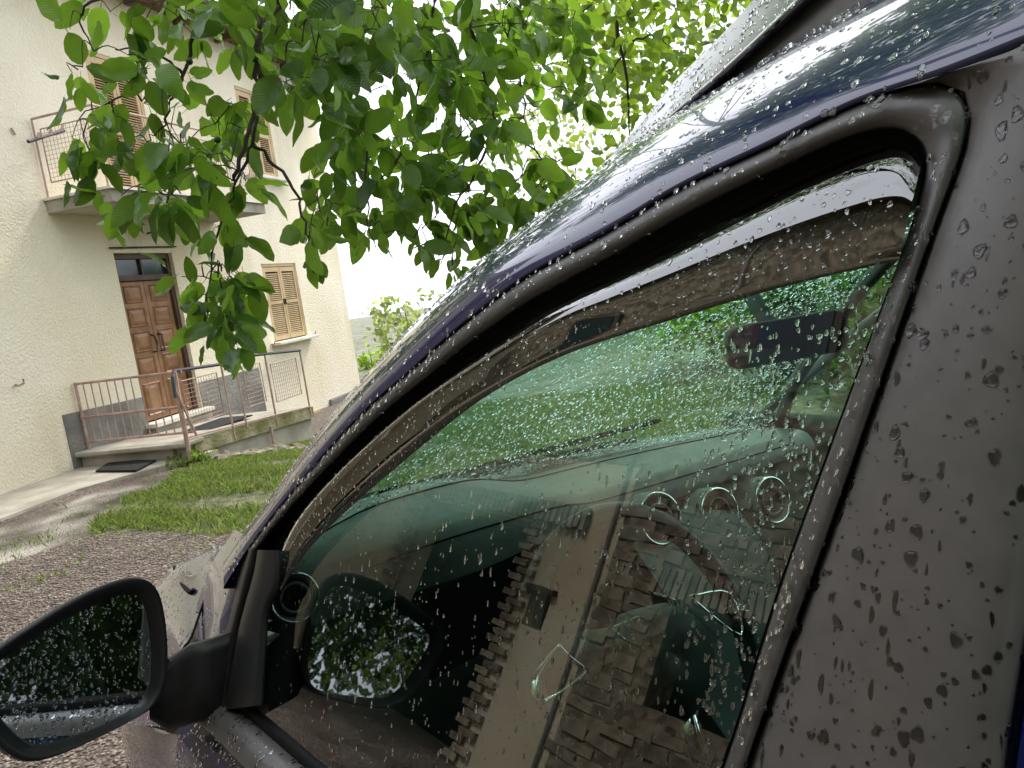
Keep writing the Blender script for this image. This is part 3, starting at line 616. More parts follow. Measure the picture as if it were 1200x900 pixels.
def tree(name, base, hgt_, rad, nclump, per, cr, lsize, leafm, label, cat='tree', group=None, trunk_r=.15, shell=.5):
    base = V(*base); T = root(name, tuple(base), label, cat, group)
    r2 = np.random.default_rng(int(abs(base[0]*37+base[1]*91)*10) % 9999)
    top = base+V(0, 0, hgt_-rad[2]); t = MB()
    t.tube([base, base+V(.1, .05, (hgt_-rad[2])*.5), top, top+V(0, 0, rad[2]*.6)], [trunk_r, trunk_r*.8, trunk_r*.6, trunk_r*.15], 8)
    t.build('trunk', M['bark'], T, True)
    for i in range(7):
        d = r2.normal(0, 1, 3); d[2] = abs(d[2])*.6; d /= np.linalg.norm(d)
        s = base+V(0, 0, (hgt_-rad[2])*r2.uniform(.6, 1)); e = top+d*rad*.8
        MB().tube([s, (s+e)/2+V(0, 0, .1), e], [trunk_r*.45, trunk_r*.25, trunk_r*.06], 5).build('branch', M['bark'], T, True)
    c = clumpy(top, np.array(rad), nclump, per, cr, r2, shell)
    v, f = leaf_cloud(c, lsize, r2); o = fastmesh('crown', v, f, leafm, T)
    return T
# pale trees seen between house and car
def at_(x_, dist, z_=-.4):
    d = ray(x_, 0); d[2] = 0; d /= np.linalg.norm(d); p = CP+d*dist; return (p[0], p[1], z_)
pq = px(V(0, 0, 0)+0)  # keeps px() exercised
def azpt(xp, yp, dist):
    d = ray(xp, yp); d = d/np.hypot(d[0], d[1]); return CP+d*dist
q = azpt(478, 385, 19); tree('ash_tree', (q[0], q[1], -.6), q[2]+.6+1.0, (1.1, 1.1, 1.5), 46, 26, .16, .17, M['leaf_pale'], 'pale yellow green feathery tree behind the pillar between house and car', trunk_r=.08, shell=.2)
q = azpt(434, 415, 22); tree('broadleaf_shrub', (q[0], q[1], -.6), q[2]+.6+.35, (.6, .6, .9), 26, 30, .15, .14, M['leaf_far'], 'small green shrub just beyond the right corner of the cream house', 'shrub', trunk_r=.05, shell=.2)
q = azpt(455, 470, 24); tree('broadleaf_shrub', (q[0], q[1], -.8), q[2]+.8+.5, (1.9, 1.9, 1.3), 40, 40, .25, .16, M['leaf_dark'], 'low dark green shrub below the pale feathery tree', 'shrub', trunk_r=.06, shell=.2)
# trees behind windscreen and passenger side
for i, (bx, by, h_, rd) in enumerate([(17, 14, 4.2, (2.4, 2.4, 1.7)), (20, 9.5, 4.2, (2.6, 2.6, 1.8)), (16.5, 5.5, 4.0, (2.2, 2.2, 1.7)), (12.5, 1.6, 4.6, (2.0, 2.0, 2.0)), (23, 20, 4.8, (3, 3, 2.0))]):
    tree('broadleaf_tree', (bx, by, -.4), h_, rd, 90, 60, .5, .2, M['leaf_dark'], 'dark broadleaf tree across the lawn beyond the car, '+['second from the left', 'in the middle', 'second from the right', 'rightmost, by the passenger window', 'leftmost and farthest'][i], 'tree', 'trees across the lawn beyond the car', trunk_r=.16, shell=.35)
for i, (bx, by, h_) in enumerate([(7.6, 3.0, 1.5), (8.2, 4.6, 1.5), (8.8, 6.2, 1.4), (7.2, 1.3, 1.6)]):
    tree('garden_bush', (bx, by, -.2), h_, (.9, .9, .75), 40, 50, .2, .1, M['leaf_far' if i == 2 else 'leaf_dark'], 'rounded garden bush seen through the car windows, '+['second from the right', 'second from the left', 'yellow green, leftmost', 'rightmost'][i], 'bush', 'bushes on the lawn beyond the car', trunk_r=.05, shell=.3)
#TREES
for i, (bx, by, h_, rd) in enumerate([(-14, 1.5, 7.2, (2.8, 2.8, 3.2)), (-13, 6.0, 7.6, (2.8, 2.8, 3.4)), (-14, -4, 7, (2.8, 2.8, 3))]):
    tree('broadleaf_tree', (bx, by, -.1), h_, rd, 120, 60, .5, .22, M['leaf_dark'], 'tall dark tree behind the stone outbuilding, '+['in the middle', 'nearest the annexe', 'farthest from the annexe'][i], 'tree', 'trees behind the stone outbuilding', trunk_r=.2, shell=.3)
# behind the camera, seen in the door mirror
for i, (bx, by, h_, rd) in enumerate([(-3.0, -8.5, 7.6, (2.6, 2.6, 3.3)), (.8, -9.0, 6.4, (2.4, 2.4, 2.8)), (4.2, -9.2, 5.2, (2.2, 2.2, 2.4)), (-7.0, -8.0, 8.2, (2.8, 2.8, 3.6))]):
    tree('broadleaf_tree', (bx, by, -.05), h_, rd, 150, 70, .42, .20, M['leaf_dark'], 'dense green tree reflected in the door mirror, behind the hedge, '+['second from the yard side', 'third from the yard side', 'farthest behind the car', 'nearest the yard side'][i], 'tree', 'trees reflected in the door mirror', trunk_r=.14, shell=.3)
for i, (bx, by) in enumerate([(-3.2, -5.2), (-1.4, -6.0), (.4, -6.4), (2.2, -6.6), (4.2, -6.6)]):
    tree('hedge_bush', (bx, by, -.05), 1.7, (1.1, .9, .85), 60, 50, .25, .09, M['leaf_far' if i == 1 else 'leaf_dark'], 'bushy hedge plant reflected in the door mirror, '+['nearest the outbuilding', 'yellow green one', 'in the middle of the row', 'second from the car end', 'at the car end of the row'][i], 'bush', 'hedge reflected in the door mirror', trunk_r=.05, shell=.25)
# weed clump at post
q = ground(228, 556, -.18); TB = root('weed_clump', tuple(q), 'tangled green weed clump at the foot of the railing post', 'plant')
c = clumpy(q+V(.02, 0, .10), np.array([.30, .25, .13]), 26, 22, .05, rng, .1); v, f = leaf_cloud(c, .07, rng, -1.2); fastmesh('foliage', v, f, M['grass'], TB)

# ------------------------------------------------------------------ overhanging tree (the branches at the top)
TREE = root('overhanging_tree', (-3.4, -1.6, 0), 'broadleaf tree whose drooping leafy branches hang across the top of the view', 'tree')
tb = MB(); tb.tube([(-3.4, -1.6, -.1), (-3.3, -1.5, 1.2), (-3.0, -1.2, 2.6), (-2.3, -.5, 3.6), (-1.0, .6, 4.0)], [.22, .19, .17, .13, .10], 10); tb.build('trunk', M['bark'], TREE, True)
def at(x_, y_, dep): return CP+ray(x_, y_)*dep
TOPS = {'a': V(.35, 1.3, 3.1), 'b': V(1.3, 1.7, 3.2), 'c': V(3.2, 3.4, 4.6)}
MB().tube(catmull([(-1.0, .6, 4.0), (-.2, 1.0, 3.7), TOPS['a']], 4), np.linspace(.08, .016, 9), 7).build('branch', M['bark'], TREE, True)
MB().tube(catmull([(-.2, 1.0, 3.7), (.6, 1.4, 3.6), TOPS['b']], 4), np.linspace(.07, .016, 9), 7).build('branch', M['bark'], TREE, True)
MB().tube(catmull([(.6, 1.4, 3.6), (1.8, 2.4, 4.4), TOPS['c']], 4), np.linspace(.07, .03, 9), 7).build('branch', M['bark'], TREE, True)
nodes = []      # every branch point a leaf cluster can spring from
def branch(pts, dep, r0, top=None, r1=.0015):
    p = [at(a, b, d) for (a, b), d in zip(pts, dep if hasattr(dep, '__len__') else [dep]*len(pts))]
    if top is not None: p = [TOPS[top]]+p
    p = catmull(p, 5); w_ = np.array(p)+0
    for i in range(1, len(w_)-1): w_[i] += rng.normal(0, .004, 3)
    rs = np.linspace(r0, r1, len(w_)); MB().tube(w_, rs, 6).build('branch', M['bark'], TREE, True)
    nodes.extend([q for q in w_ if px(q)[1] > -120])
branch([(232, -60), (230, 20), (215, 88), (205, 108), (190, 145), (172, 166)], 2.05, .008, 'a')
branch([(215, 88), (180, 60), (135, 58)], 2.05, .005); branch([(205, 108), (178, 118), (150, 112), (100, 130)], 2.05, .005)
branch([(310, -60), (305, 30), (301, 80), (299, 120), (290, 165), (274, 212)], 1.85, .0085, 'a', .005)
branch([(302, 80), (303, 110), (297, 160), (280, 208), (262, 250), (245, 330), (240, 380)], 1.88, .006)
branch([(296, 168), (330, 200), (352, 240), (362, 290), (368, 320)], 1.9, .005)
branch([(380, -60), (382, 10), (398, 60), (412, 112)], 1.95, .008, 'a'); branch([(412, 112), (430, 160), (428, 230), (440, 290)], 2.0, .004)
branch([(540, -60), (552, 20), (562, 70), (578, 130), (582, 160)], 2.2, .010, 'b'); branch([(582, 150), (560, 200), (530, 250), (520, 300)], 2.15, .005)
branch([(500, -60), (505, 40), (490, 110), (470, 180)], 2.2, .007, 'b'); branch([(470, 180), (440, 220), (400, 270)], 2.15, .004)
branch([(600, -60), (612, 20), (608, 80), (618, 150), (640, 200)], 2.5, .007, 'b'); branch([(150, -60), (120, -10), (95, 20), (110, 60)], 1.9, .006, 'a')
branch([(582, 150), (620, 170), (650, 195), (668, 208)], 2.2, .004); branch([(470, -60), (440, 10), (400, 50), (345, 95)], 2.3, .006, 'b')
branch([(715, -50), (722, 30), (735, 95), (738, 160)], 4.6, .022, 'c', .004); branch([(735, 50), (768, 42), (790, 60)], 4.6, .008); branch([(733, 60), (712, 90), (705, 115)], 4.6, .006)
branch([(850, -50), (842, 10), (856, 40)], 4.9, .010, 'c'); branch([(690, -40), (670, 30), (665, 90)], 4.4, .008, 'c'); branch([(800, -50), (790, 20), (815, 60), (800, 120)], 5.3, .008, 'c')
# detailed leaf
def leaf_mesh(k, L_=.1, Wd=.058, curl=.2, fold=.25):
    st = 12; rows = []
    for i in range(st+1):
        t = i/st; wd = Wd/2*(math.sin(math.pi*min(1, t**.9))**.62 if 0 < t < 1 else .001)
        wob = 1+.03*math.sin(t*23+k*2)
        z0 = -curl*L_*t*t
        rows.append([(x_*wd*wob, t*L_, z0+abs(x_)*wd*fold+.0025*math.sin(t*14+x_*4+k)*abs(x_)) for x_ in (-1, -.55, 0, .55, 1)])
    v, f = loft(rows); n0 = len(v)
    # stalk
    v += [(-.0008, -.03, .004), (.0008, -.03, .004), (.0012, .002, 0), (-.0012, .002, 0)]; f.append((n0, n0+1, n0+2, n0+3))
    me = bpy.data.meshes.new('leaf'); me.from_pydata(v, [], f); me.materials.append(M['leaf'])
    me.polygons.foreach_set('use_smooth', [True]*len(me.polygons)); me.update(); return me
LM = [leaf_mesh(k, .1, .050+.004*(k % 4), [.12, .32, .5, .2, .65, .05, -.15, .4][k], [.12, .25, .08, .4, .1, .2, .3, .18][k]) for k in range(8)]
leafv = [(np.array([v_.co for v_ in me.vertices]), [list(p_.vertices) for p_ in me.polygons]) for me in LM]
def leaf_frame(p, dirn, nrm, s):
    y_ = dirn/np.linalg.norm(dirn); x_ = np.cross(y_, nrm); x_ /= np.linalg.norm(x_)+1e-9; z_ = np.cross(x_, y_)
    return np.stack([x_*s, y_*s, z_*s], 1), p
ell = [(330, 12, 150, 40, 40, 1.7, 2.5), (160, 75, 62, 48, 10, 1.75, 2.2), (225, 175, 80, 70, 28, 1.75, 2.3), (125, 170, 45, 60, 11, 1.8, 2.0), (175, 235, 40, 30, 8, 1.8, 2.1), (250, 320, 38, 75, 24, 1.8, 2.1), (262, 380, 24, 34, 9, 1.8, 2.0),
       (345, 60, 70, 50, 16, 1.5, 2.0), (500, 120, 105, 100, 58, 1.9, 2.7), (415, 215, 65, 75, 30, 1.9, 2.4), (375, 265, 40, 35, 6, 1.8, 2.1), (540, 215, 75, 60, 34, 2.0, 2.5), (640, 205, 50, 22, 13, 2.1, 2.4), (600, 250, 30, 30, 8, 2.1, 2.4), (85, 70, 22, 40, 4, 1.85, 2.0),
       (520, 285, 45, 32, 8, 2.0, 2.3), (630, 70, 75, 90, 46, 2.3, 3.2), (470, 20, 150, 40, 44, 1.9, 2.9), (420, 20, 60, 40, 8, 1.5, 1.8), (590, 20, 60, 45, 12, 1.9, 2.4), (110, 0, 40, 18, 3, 1.9, 2.2)]
anchors = []
for (cx_, cy_, rx, ry, n_, d0, d1) in ell:
    for i in range(n_):
        a_ = rng.uniform(0, 6.28); q_ = math.sqrt(rng.random()); anchors.append(at(cx_+rx*q_*math.cos(a_), cy_+ry*q_*math.sin(a_), rng.uniform(d0, d1)))
twigs = MB(); leaves = []
NA = np.array(nodes)
order = sorted(range(len(anchors)), key=lambda i: np.min(np.linalg.norm(NA-anchors[i], axis=1)))
live = list(nodes)
for i in order:
    a_ = anchors[i]; LV = np.array(live); dd = np.linalg.norm(LV-a_, axis=1); j = int(np.argmin(dd)); s_ = LV[j]
    mid = (s_+a_)/2+V(0, 0, .02)+rng.normal(0, .01, 3)
    tp_ = catmull([s_, mid, a_], 3); twigs.tube(tp_, np.linspace(.0020, .0009, len(tp_)), 4, False); live.append(mid); live.append(a_)
    base_dir = (a_-s_)/(np.linalg.norm(a_-s_)+1e-6)
    for k in range(rng.integers(2, 6)):
        d_ = base_dir*.5+rng.normal(0, .55, 3)+V(0, 0, -.75); d_ /= np.linalg.norm(d_)
        toc = CP-a_; toc /= np.linalg.norm(toc)
        nm = rng.normal(0, .6, 3)+toc*rng.uniform(-.2, 1.3)*rng.choice([1, 1, -.6])+V(0, 0, .7)
        p_ = a_+d_*.025+rng.normal(0, .012, 3); leaves.append((p_, d_, nm, rng.uniform(.46, 1.02)*(.95 if px(p_)[1] > 280 else 1), rng.integers(0, 8)))
tw = twigs.build('twigs', M['bark'], TREE); tw['kind'] = 'stuff'
# keep the sky and shutter gaps of the photograph open
gaps = [(318, 140, 20, 26), (430, 50, 22, 16), (372, 150, 10, 20), (310, 255, 22, 12), (455, 262, 22, 10), (660, 150, 28, 28), (440, 100, 10, 16)]
def ingap(p_):
    u, w_, _ = px(p_); return any(((u-a)/c)**2+((w_-b)/d)**2 < 1 for a, b, c, d in gaps)
leaves = [l for l in leaves if not (ingap(l[0]) and rng.random() < .8)]
leaves.sort(key=lambda l: -l[3]/px(l[0])[2])
for l in leaves[:296]:
    A3, p_ = leaf_frame(*l[:4]); o = bpy.data.objects.new('leaf', LM[l[4]]); COL.objects.link(o); o.parent = TREE
    o.matrix_local = Matrix(((*A3[0], p_[0]+3.4), (*A3[1], p_[1]+1.6), (*A3[2], p_[2]), (0, 0, 0, 1)))
vs, fs = [], []
for l in leaves[296:]:
    A3, p_ = leaf_frame(*l[:4]); vb, fb = leafv[l[4]]; b0 = len(vs); vs += list(vb @ A3.T+p_); fs += [[i_+b0 for i_ in q_] for q_ in fb]
lm2 = M['leaf'].copy(); lm2.name = 'green_leaf_plain'; P_(lm2).inputs['Normal'].links and lm2.node_tree.links.remove(P_(lm2).inputs['Normal'].links[0])
for nd in lm2.node_tree.nodes:
    if nd.type == 'BSDF_TRANSLUCENT' and nd.inputs['Normal'].links: lm2.node_tree.links.remove(nd.inputs['Normal'].links[0])
o = mesh('smaller_leaves', vs, fs, lm2, TREE, True); o['kind'] = 'stuff'
for q_ in [(255, 164, 1.9), (233, 172, 1.9), (222, 72, 1.95), (372, 288, 1.9)]:
    bm = bmesh.new(); bmesh.ops.create_icosphere(bm, subdivisions=2, radius=.009); me = bpy.data.meshes.new('fruit'); bm.to_mesh(me); bm.free(); me.materials.append(M['fruit'])
    me.polygons.foreach_set('use_smooth', [True]*len(me.polygons)); o = bpy.data.objects.new('fruit', me); COL.objects.link(o); o.parent = TREE; o.location = at(*q_)-V(-3.4, -1.6, 0)
# farther foliage of the same crown, top right; sunlight put into its leaf colour
cc = []
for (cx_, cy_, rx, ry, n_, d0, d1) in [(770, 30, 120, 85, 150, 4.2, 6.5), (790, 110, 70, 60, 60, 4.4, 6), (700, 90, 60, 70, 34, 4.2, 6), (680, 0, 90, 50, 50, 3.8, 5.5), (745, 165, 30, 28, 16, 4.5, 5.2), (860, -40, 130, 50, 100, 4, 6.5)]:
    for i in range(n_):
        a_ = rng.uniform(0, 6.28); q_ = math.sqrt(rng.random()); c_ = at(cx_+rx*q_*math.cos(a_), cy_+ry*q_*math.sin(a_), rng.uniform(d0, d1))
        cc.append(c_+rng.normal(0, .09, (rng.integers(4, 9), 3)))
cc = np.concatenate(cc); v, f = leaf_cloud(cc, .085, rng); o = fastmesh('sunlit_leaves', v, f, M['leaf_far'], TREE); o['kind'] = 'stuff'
hz = []
for i in range(60):
    c_ = at(rng.normal(665, 40), rng.normal(165, 28), rng.uniform(9, 12)); hz.append(c_+rng.normal(0, .15, (9, 3)))
hz = np.concatenate(hz); v, f = leaf_cloud(hz, .10, rng); o = fastmesh('distant_leaves', v, f, M['leaf_pale'], TREE); o['kind'] = 'stuff'  # overexposed haze put into a pale leaf colour
ov_ = []  # unseen crown overhead, shaped for what the car's paint and mirror reflect
for i in range(900):
    c_ = V(rng.uniform(-1.5, 5.0), rng.uniform(-1.5, 5.5), rng.uniform(3.8, 6.8))
    if c_[0] < .3 or (c_[2]-1.5) < .82*math.hypot(c_[0]-.5, c_[1]-.2): continue
    u, w_, z_ = px(c_)
    if z_ > 0 and -60 < u < 1260 and -40 < w_ < 900: continue
    ov_.append(c_+rng.normal(0, .22, (38, 3)))
for i in range(330):        # unseen clumps added behind the car roof so its paint mirrors green
    ov_.append(at(rng.uniform(930, 1900), rng.uniform(-1100, -60), rng.uniform(4.5, 8))+rng.normal(0, .24, (38, 3)))
for i in range(760):  # unseen clumps added to darken what the door mirror shows
    c_ = V(rng.uniform(-6.5, -.7), rng.uniform(-7, .6), rng.uniform(2.5, 6.8))
    if c_[1] > -1.2 and c_[0] > -2.2 and rng.random() < .6: continue
    ov_.append(c_+rng.normal(0, .24, (38, 3)))
ov_ = np.concatenate(ov_); v, f = leaf_cloud(ov_, .14, rng); o = fastmesh('crown', v, f, M['leaf'], TREE); o['kind'] = 'stuff'; o.data.materials[0] = lm2

# ------------------------------------------------------------------ old stone outbuilding across the yard (mirrored by the side glass)
XB = -5.0
OB = root('stone_outbuilding', (XB, 5, 0), 'old plastered and rubble stone outbuilding with dark doorway mirrored in the window', 'building')
def wallrect(y0, y1, z0, z1, x_, m, name, holes=()):
    ys = sorted({y0, y1, *[h[0] for h in holes], *[h[1] for h in holes]}); zs = sorted({z0, z1, *[h[2] for h in holes], *[h[3] for h in holes]}); b = MB()
    for i in range(len(ys)-1):
        for j in range(len(zs)-1):
            cy, cz = (ys[i]+ys[i+1])/2, (zs[j]+zs[j+1])/2
            if any(h[0] < cy < h[1] and h[2] < cz < h[3] for h in holes): continue
            b.add([(x_, ys[i], zs[j]), (x_, ys[i+1], zs[j]), (x_, ys[i+1], zs[j+1]), (x_, ys[i], zs[j+1])], [(0, 1, 2, 3)])
    for h in holes:
        D = -.35; b.add([(x_, h[0], h[2]), (x_, h[1], h[2]), (x_, h[1], h[3]), (x_, h[0], h[3]), (x_+D, h[0], h[2]), (x_+D, h[1], h[2]), (x_+D, h[1], h[3]), (x_+D, h[0], h[3])], [(0, 4, 5, 1), (1, 5, 6, 2), (2, 6, 7, 3), (3, 7, 4, 0)])
    return b.build(name, m, OB)
DOOR = (6.15, 8.2, -.2, 2.25); WIN = (5.55, 5.85, 1.30, 1.62); BW = (3.2, 4.15, 1.05, 1.85)
wallrect(4.95, 9.2, -.3, 2.95, XB, M['stucco2'], 'plastered_wall', [DOOR, WIN])
wallrect(-6, 4.95, -.3, 6.4, XB, M['rubble'], 'rubble_wall', [BW])
wallrect(4.95, 9.2, 2.95, 6.4, XB-.01, M['rubble'], 'added_upper_wall')  # unseen storey added so pillar and deflector mirror brown stone
MB().box((XB-.5, 1.6, 1.2), (.1, 14.8, 3)).build('interior_shade_sheet', M['void'], OB)  # black sheet, its colour carries the shade inside the doorway and windows
MB().add([(XB, -6, -.3), (XB-6, -6, -.3), (XB-6, -6, 6.4), (XB, -6, 6.4), (XB, 9.2, -.3), (XB-6, 9.2, -.3), (XB-6, 9.2, 6.4), (XB, 9.2, 6.4)], [(0, 3, 2, 1), (4, 5, 6, 7)]).build('gable_wall', M['stucco2'], OB)
def brick_mesh(sz, seed):
    r3 = np.random.default_rng(seed); b = MB().box((0, 0, 0), sz); v = np.array(b.v)*(1+r3.uniform(-.12, .12, (8, 3)))
    me = bpy.data.meshes.new('brick'); me.from_pydata(v.tolist(), [], b.f); me.update(); return me
MB().add([(XB+.45, -6.5, 6.3), (XB+.45, 8.95, 6.3), (XB-6.5, 8.95, 6.3), (XB-6.5, -6.5, 6.3), (XB-3, -6.5, 8.2), (XB-3, 8.95, 8.2)], [(0, 1, 5, 4), (3, 4, 5, 2), (0, 3, 2, 1), (0, 4, 3), (1, 2, 5)]).build('roof', M['tile'], OB)
for y_, z_ in ((3.6, 4.3), (7.0, 4.5), (.6, 4.3), (.4, 1.5), (-2.5, 4.3)):
    wf = MB().box((XB+.02, y_, z_), (.06, .85, 1.15)).build('window', M['door_dark'], OB); MB().box((XB+.055, y_, z_), (.02, .7, 1.0)).build('pane', M['pane_dark'], wf)
BM = [brick_mesh((.09, .26, .058), k) for k in range(4)]; SM = [brick_mesh((.10, .26+.05*(k % 3), .085+.015*(k % 2)), 20+k) for k in range(8)]
for me in BM: me.materials.append(M['brick'])
for me in SM: me.materials.append(M['stone'])
def piece(name, me, x_, y_, z_, rx=0, rz=0, sc_=(1, 1, 1)):
    o = bpy.data.objects.new(name, me); COL.objects.link(o); o.parent = OB; o.location = (x_-XB, y_-5, z_); o.rotation_euler = (rx, 0, rz); o.scale = sc_; return o
for side, y_ in ((0, DOOR[0]-.08), (1, DOOR[1]+.08)):
    k = 0; z_ = .02
    while z_ < 2.25:
        piece('brick', BM[k % 4], XB+.005, y_+(.07 if k % 2 else -.05)*(-1 if side == 0 else 1), z_, sc_=(1, 1.0 if k % 2 else .7, 1)); z_ += .076; k += 1
for k in range(34): piece('brick', BM[k % 4], XB+.035, DOOR[0]-.75+k*.085, 2.38, rx=R(90), sc_=(1, .8, 1))
for k in range(18): piece('brick', BM[k % 4], XB+.035, BW[0]-.22+k*.080, BW[3]+.15, rx=R(90+4*(k-8.5)/4), sc_=(1, .9, 1))
for k in range(8): piece('brick', BM[k % 4], XB+.035, BW[0]-.08, BW[2]+.05+k*.105, sc_=(1, .5, 1))
cnt = 0; z_ = .05; row = 0
while z_ < 2.85 and cnt < 285:
    y_ = 2.2+(row % 2)*.17
    while y_ < 4.9 and cnt < 285:
        wd = .26+.05*(cnt % 3)
        if not (BW[0]-.25 < y_ < BW[1]+.2 and BW[2]-.08 < z_ < BW[3]+.33):
            piece('stone', SM[cnt % 8], XB-.038+rng.uniform(-.008, .010), y_+rng.uniform(-.02, .02), z_+rng.uniform(-.012, .012), rx=rng.uniform(-.07, .07), sc_=(1, rng.uniform(.85, 1.08), rng.uniform(.85, 1.15))); cnt += 1
        y_ += wd+.015
    z_ += .104; row += 1
MB().box((XB+.03, (WIN[0]+WIN[1])/2, WIN[3]+.03), (.08, .42, .05)).build('lintel', M['door_dark'], OB)
MB().tube([(XB+.03, 5.05, 0), (XB+.03, 5.05, 6.2)], .018, 7).build('downpipe', M['gutter'], OB)

AN = root('cream_annexe', (XB+.3, 10.4, 0), 'tall plain cream rendered annexe beyond the dark doorway, mirrored in the pillar', 'building')
MB().add([(XB+.25, 8.9, -.4), (XB+.25, 12.2, -.4), (XB-6, 12.2, -.4), (XB-6, 8.9, -.4), (XB+.25, 8.9, 6.6), (XB+.25, 12.2, 6.6), (XB-6, 12.2, 6.6), (XB-6, 8.9, 6.6)], [(0, 1, 5, 4), (1, 2, 6, 5), (2, 3, 7, 6), (3, 0, 4, 7)]).build('wall', M['stucco2'], AN)
MB().add([(XB+.7, 8.5, 6.5), (XB+.7, 12.6, 6.5), (XB-6.3, 12.6, 6.5), (XB-6.3, 8.5, 6.5), (XB-2.8, 8.5, 8.0), (XB-2.8, 12.6, 8.0)], [(0, 1, 5, 4), (3, 4, 5, 2), (0, 3, 2, 1), (0, 4, 3), (1, 2, 5)]).build('roof', M['tile'], AN)

# ------------------------------------------------------------------ the car
CAR = root('parked_car', (1.05, .2, 0), 'dark blue car wet with raindrops, its front door window and mirror filling the view', 'car')
CXc = 1.05                                  # centre line of the car (it stands along +Y)
glx = lambda z_: (CP+GN*GD)[0]-(((CP+GN*GD)[2])-z_)*(-1)*math.tan(TILT) if False else (CP+GN*GD)[0]+(z_-(CP+GN*GD)[2])*math.tan(TILT)
def flip(v): v = np.array(v, float).reshape(-1, 3).copy(); v[:, 0] = 2*CXc-v[:, 0]; return v
#            seam S0        satin edge S1   rubber G       crease D1      lower edge D2
ST = [((289, 644), (296, 652), (329, 645), (328, 665), (329, 692)),
      ((323, 599), (330, 605), (343, 606), (350, 622), (352, 648)),
      ((373, 539), (383, 549), (390, 556), (395, 563), (415, 588)),
      ((433, 472), (444, 486), (450, 499), (458, 505), (475, 537)),
      ((481, 436), (494, 449), (500, 457), (511, 475), (525, 496)),
      ((519, 397), (532, 415), (544, 427), (560, 452), (569, 461)),
      ((594, 338), (606, 361), (618, 378), (641, 410), (646, 420)),
      ((636, 310), (648, 337), (655, 353), (690, 393), (695, 402)),
      ((717, 271), (726, 296), (735, 318), (760, 370), (765, 380)),
      ((794, 217), (806, 248), (815, 277), (835, 345), (839, 358)),
      ((880, 183), (893, 208), (900, 230), (905, 328), (908, 337)),
      ((969, 136), (977, 165), (985, 190), (972, 313), (975, 321)),
      ((1030, 109), (1033, 149), (1035, 172), (1014, 306), (1016, 312)),
      ((1093, 94), (1060, 152), (1062, 170), (1034, 302), (1036, 307)),
      ((1122, 103), (1076, 162), (1074, 180), (1046, 301), (1048, 305)),
      ((1137, 124), (1085, 174), (1080, 190), (1054, 300), (1055, 304)),
      ((1131, 167), (1087, 194), (1081, 206)), ((1115, 213), (1080, 228), (1074, 240)), ((1093, 270), (1066, 276), (1061, 288)),
      ((1058, 373), (1029, 373), (1024, 380)), ((980, 600), (947, 600), (942, 606)), ((940, 710), (908, 705), (903, 710)), ((890, 850), (864, 862), (859, 864)), ((850, 970), (823, 970), (818, 974))]
def down_to(p, q, z_=1.045):      # carry a traced edge on down to the window line
    a, b = gp(*p), gp(*q); c = b+(b-a)*((z_-b[2])/(b[2]-a[2])); return tuple(px(c)[:2])
ST.append(tuple(down_to(ST[-2][k], ST[-1][k]) for k in range(3)))
def smooth_pts(lst, sub=5, it=14):
    c = np.array(catmull([(*p, 0) for p in lst], sub))
    for _ in range(it):
        c[1:-1] = c[1:-1]*.5+(c[:-2]+c[2:])*.25
    return [q for q in c]
def col(i, n=None): return [s[i] for s in ST if len(s) > i]
s0 = smooth_pts(col(0)); s1 = smooth_pts(col(1)); g_ = smooth_pts(col(2))
mixp = lambda a, b, t: [tuple(p*(1-t)+q*t) for p, q in zip(a, b)]
def lay(l, off): return [gp(p[0], p[1], off(i/(len(l)-1)) if callable(off) else off) for i, p in enumerate(l)]
# door frame around the glass: rolled satin-black section
fl = lambda a, b: (lambda u: a+(b-a)*ss(u, .50, .66))
rows = [lay(s0, .016), lay(mixp(s0, s1, .04), fl(.0, -.004)), lay(mixp(s0, s1, .12), fl(-.0045, -.0062)), lay(mixp(s0, s1, .5), fl(-.0065, -.0050)), lay(mixp(s0, s1, .90), fl(-.0045, -.0036)), lay(s1, .003)]
v, f = loft(rows); FRM = mesh('door_frame', v, f, M['satin3'], CAR, True)
rows = [lay(s1, .002), lay(mixp(s1, g_, .3), .012), lay(mixp(s1, g_, .7), .014), lay(g_, .010), lay(g_, .05)]
v, f = loft(rows); mesh('window_seal', v, f, M['rubber'], FRM, True)
# seam channel behind the frame
def shift(lst, k): return [(p[0]+k[0], p[1]+k[1], 0) for p in lst]
# body side over the door: A pillar flowing into the roof edge
BP = [((262, 690), (262, 655)), ((289, 644), (285, 622)), ((310, 617), (298, 607)), ((323, 599), (312, 589)), ((373, 539), (352, 531)), ((433, 472), (407, 463)), ((481, 436), (450, 416)), ((519, 397), (484, 379)), ((594, 338), (553, 311)), ((636, 310), (592, 281)),
      ((717, 271), (660, 229)), ((794, 217), (730, 172)), ((880, 183), (800, 128)), ((969, 136), (880, 79)), ((1030, 109), (950, 36)), ((1093, 93), (1035, -14)), ((1182, 58), (1150, -84)), ((1262, 28), (1262, -152)), ((1400, -30), (1420, -248))]
b0 = smooth_pts([p[0] for p in BP]); b1 = smooth_pts([p[1] for p in BP])
wdt = lambda u: .045+.11*min(1, u*1.4)
rows = []
for t in [-.05]+list(np.linspace(0, 1, 14)):
    tt = max(t, 0); l = mixp(b0, b1, tt)
    rows.append([gp(p[0], p[1], (-.006+wdt(i/(len(l)-1))*(1-(max(0, 1-tt**(4.2-2.0*ss(i/(len(l)-1), .35, .8))))**.5) + (.014 if t < 0 else 0))) for i, p in enumerate(l)])
last = rows[-1]
rows.append([p+V(.035, .01, .004) for p in last]); rows.append([p+V(.075, .02, -.01) for p in last])
v, f = loft(rows); BODY = mesh('roof_side', v, f, M['paint'], CAR, True)
rowsB = rows
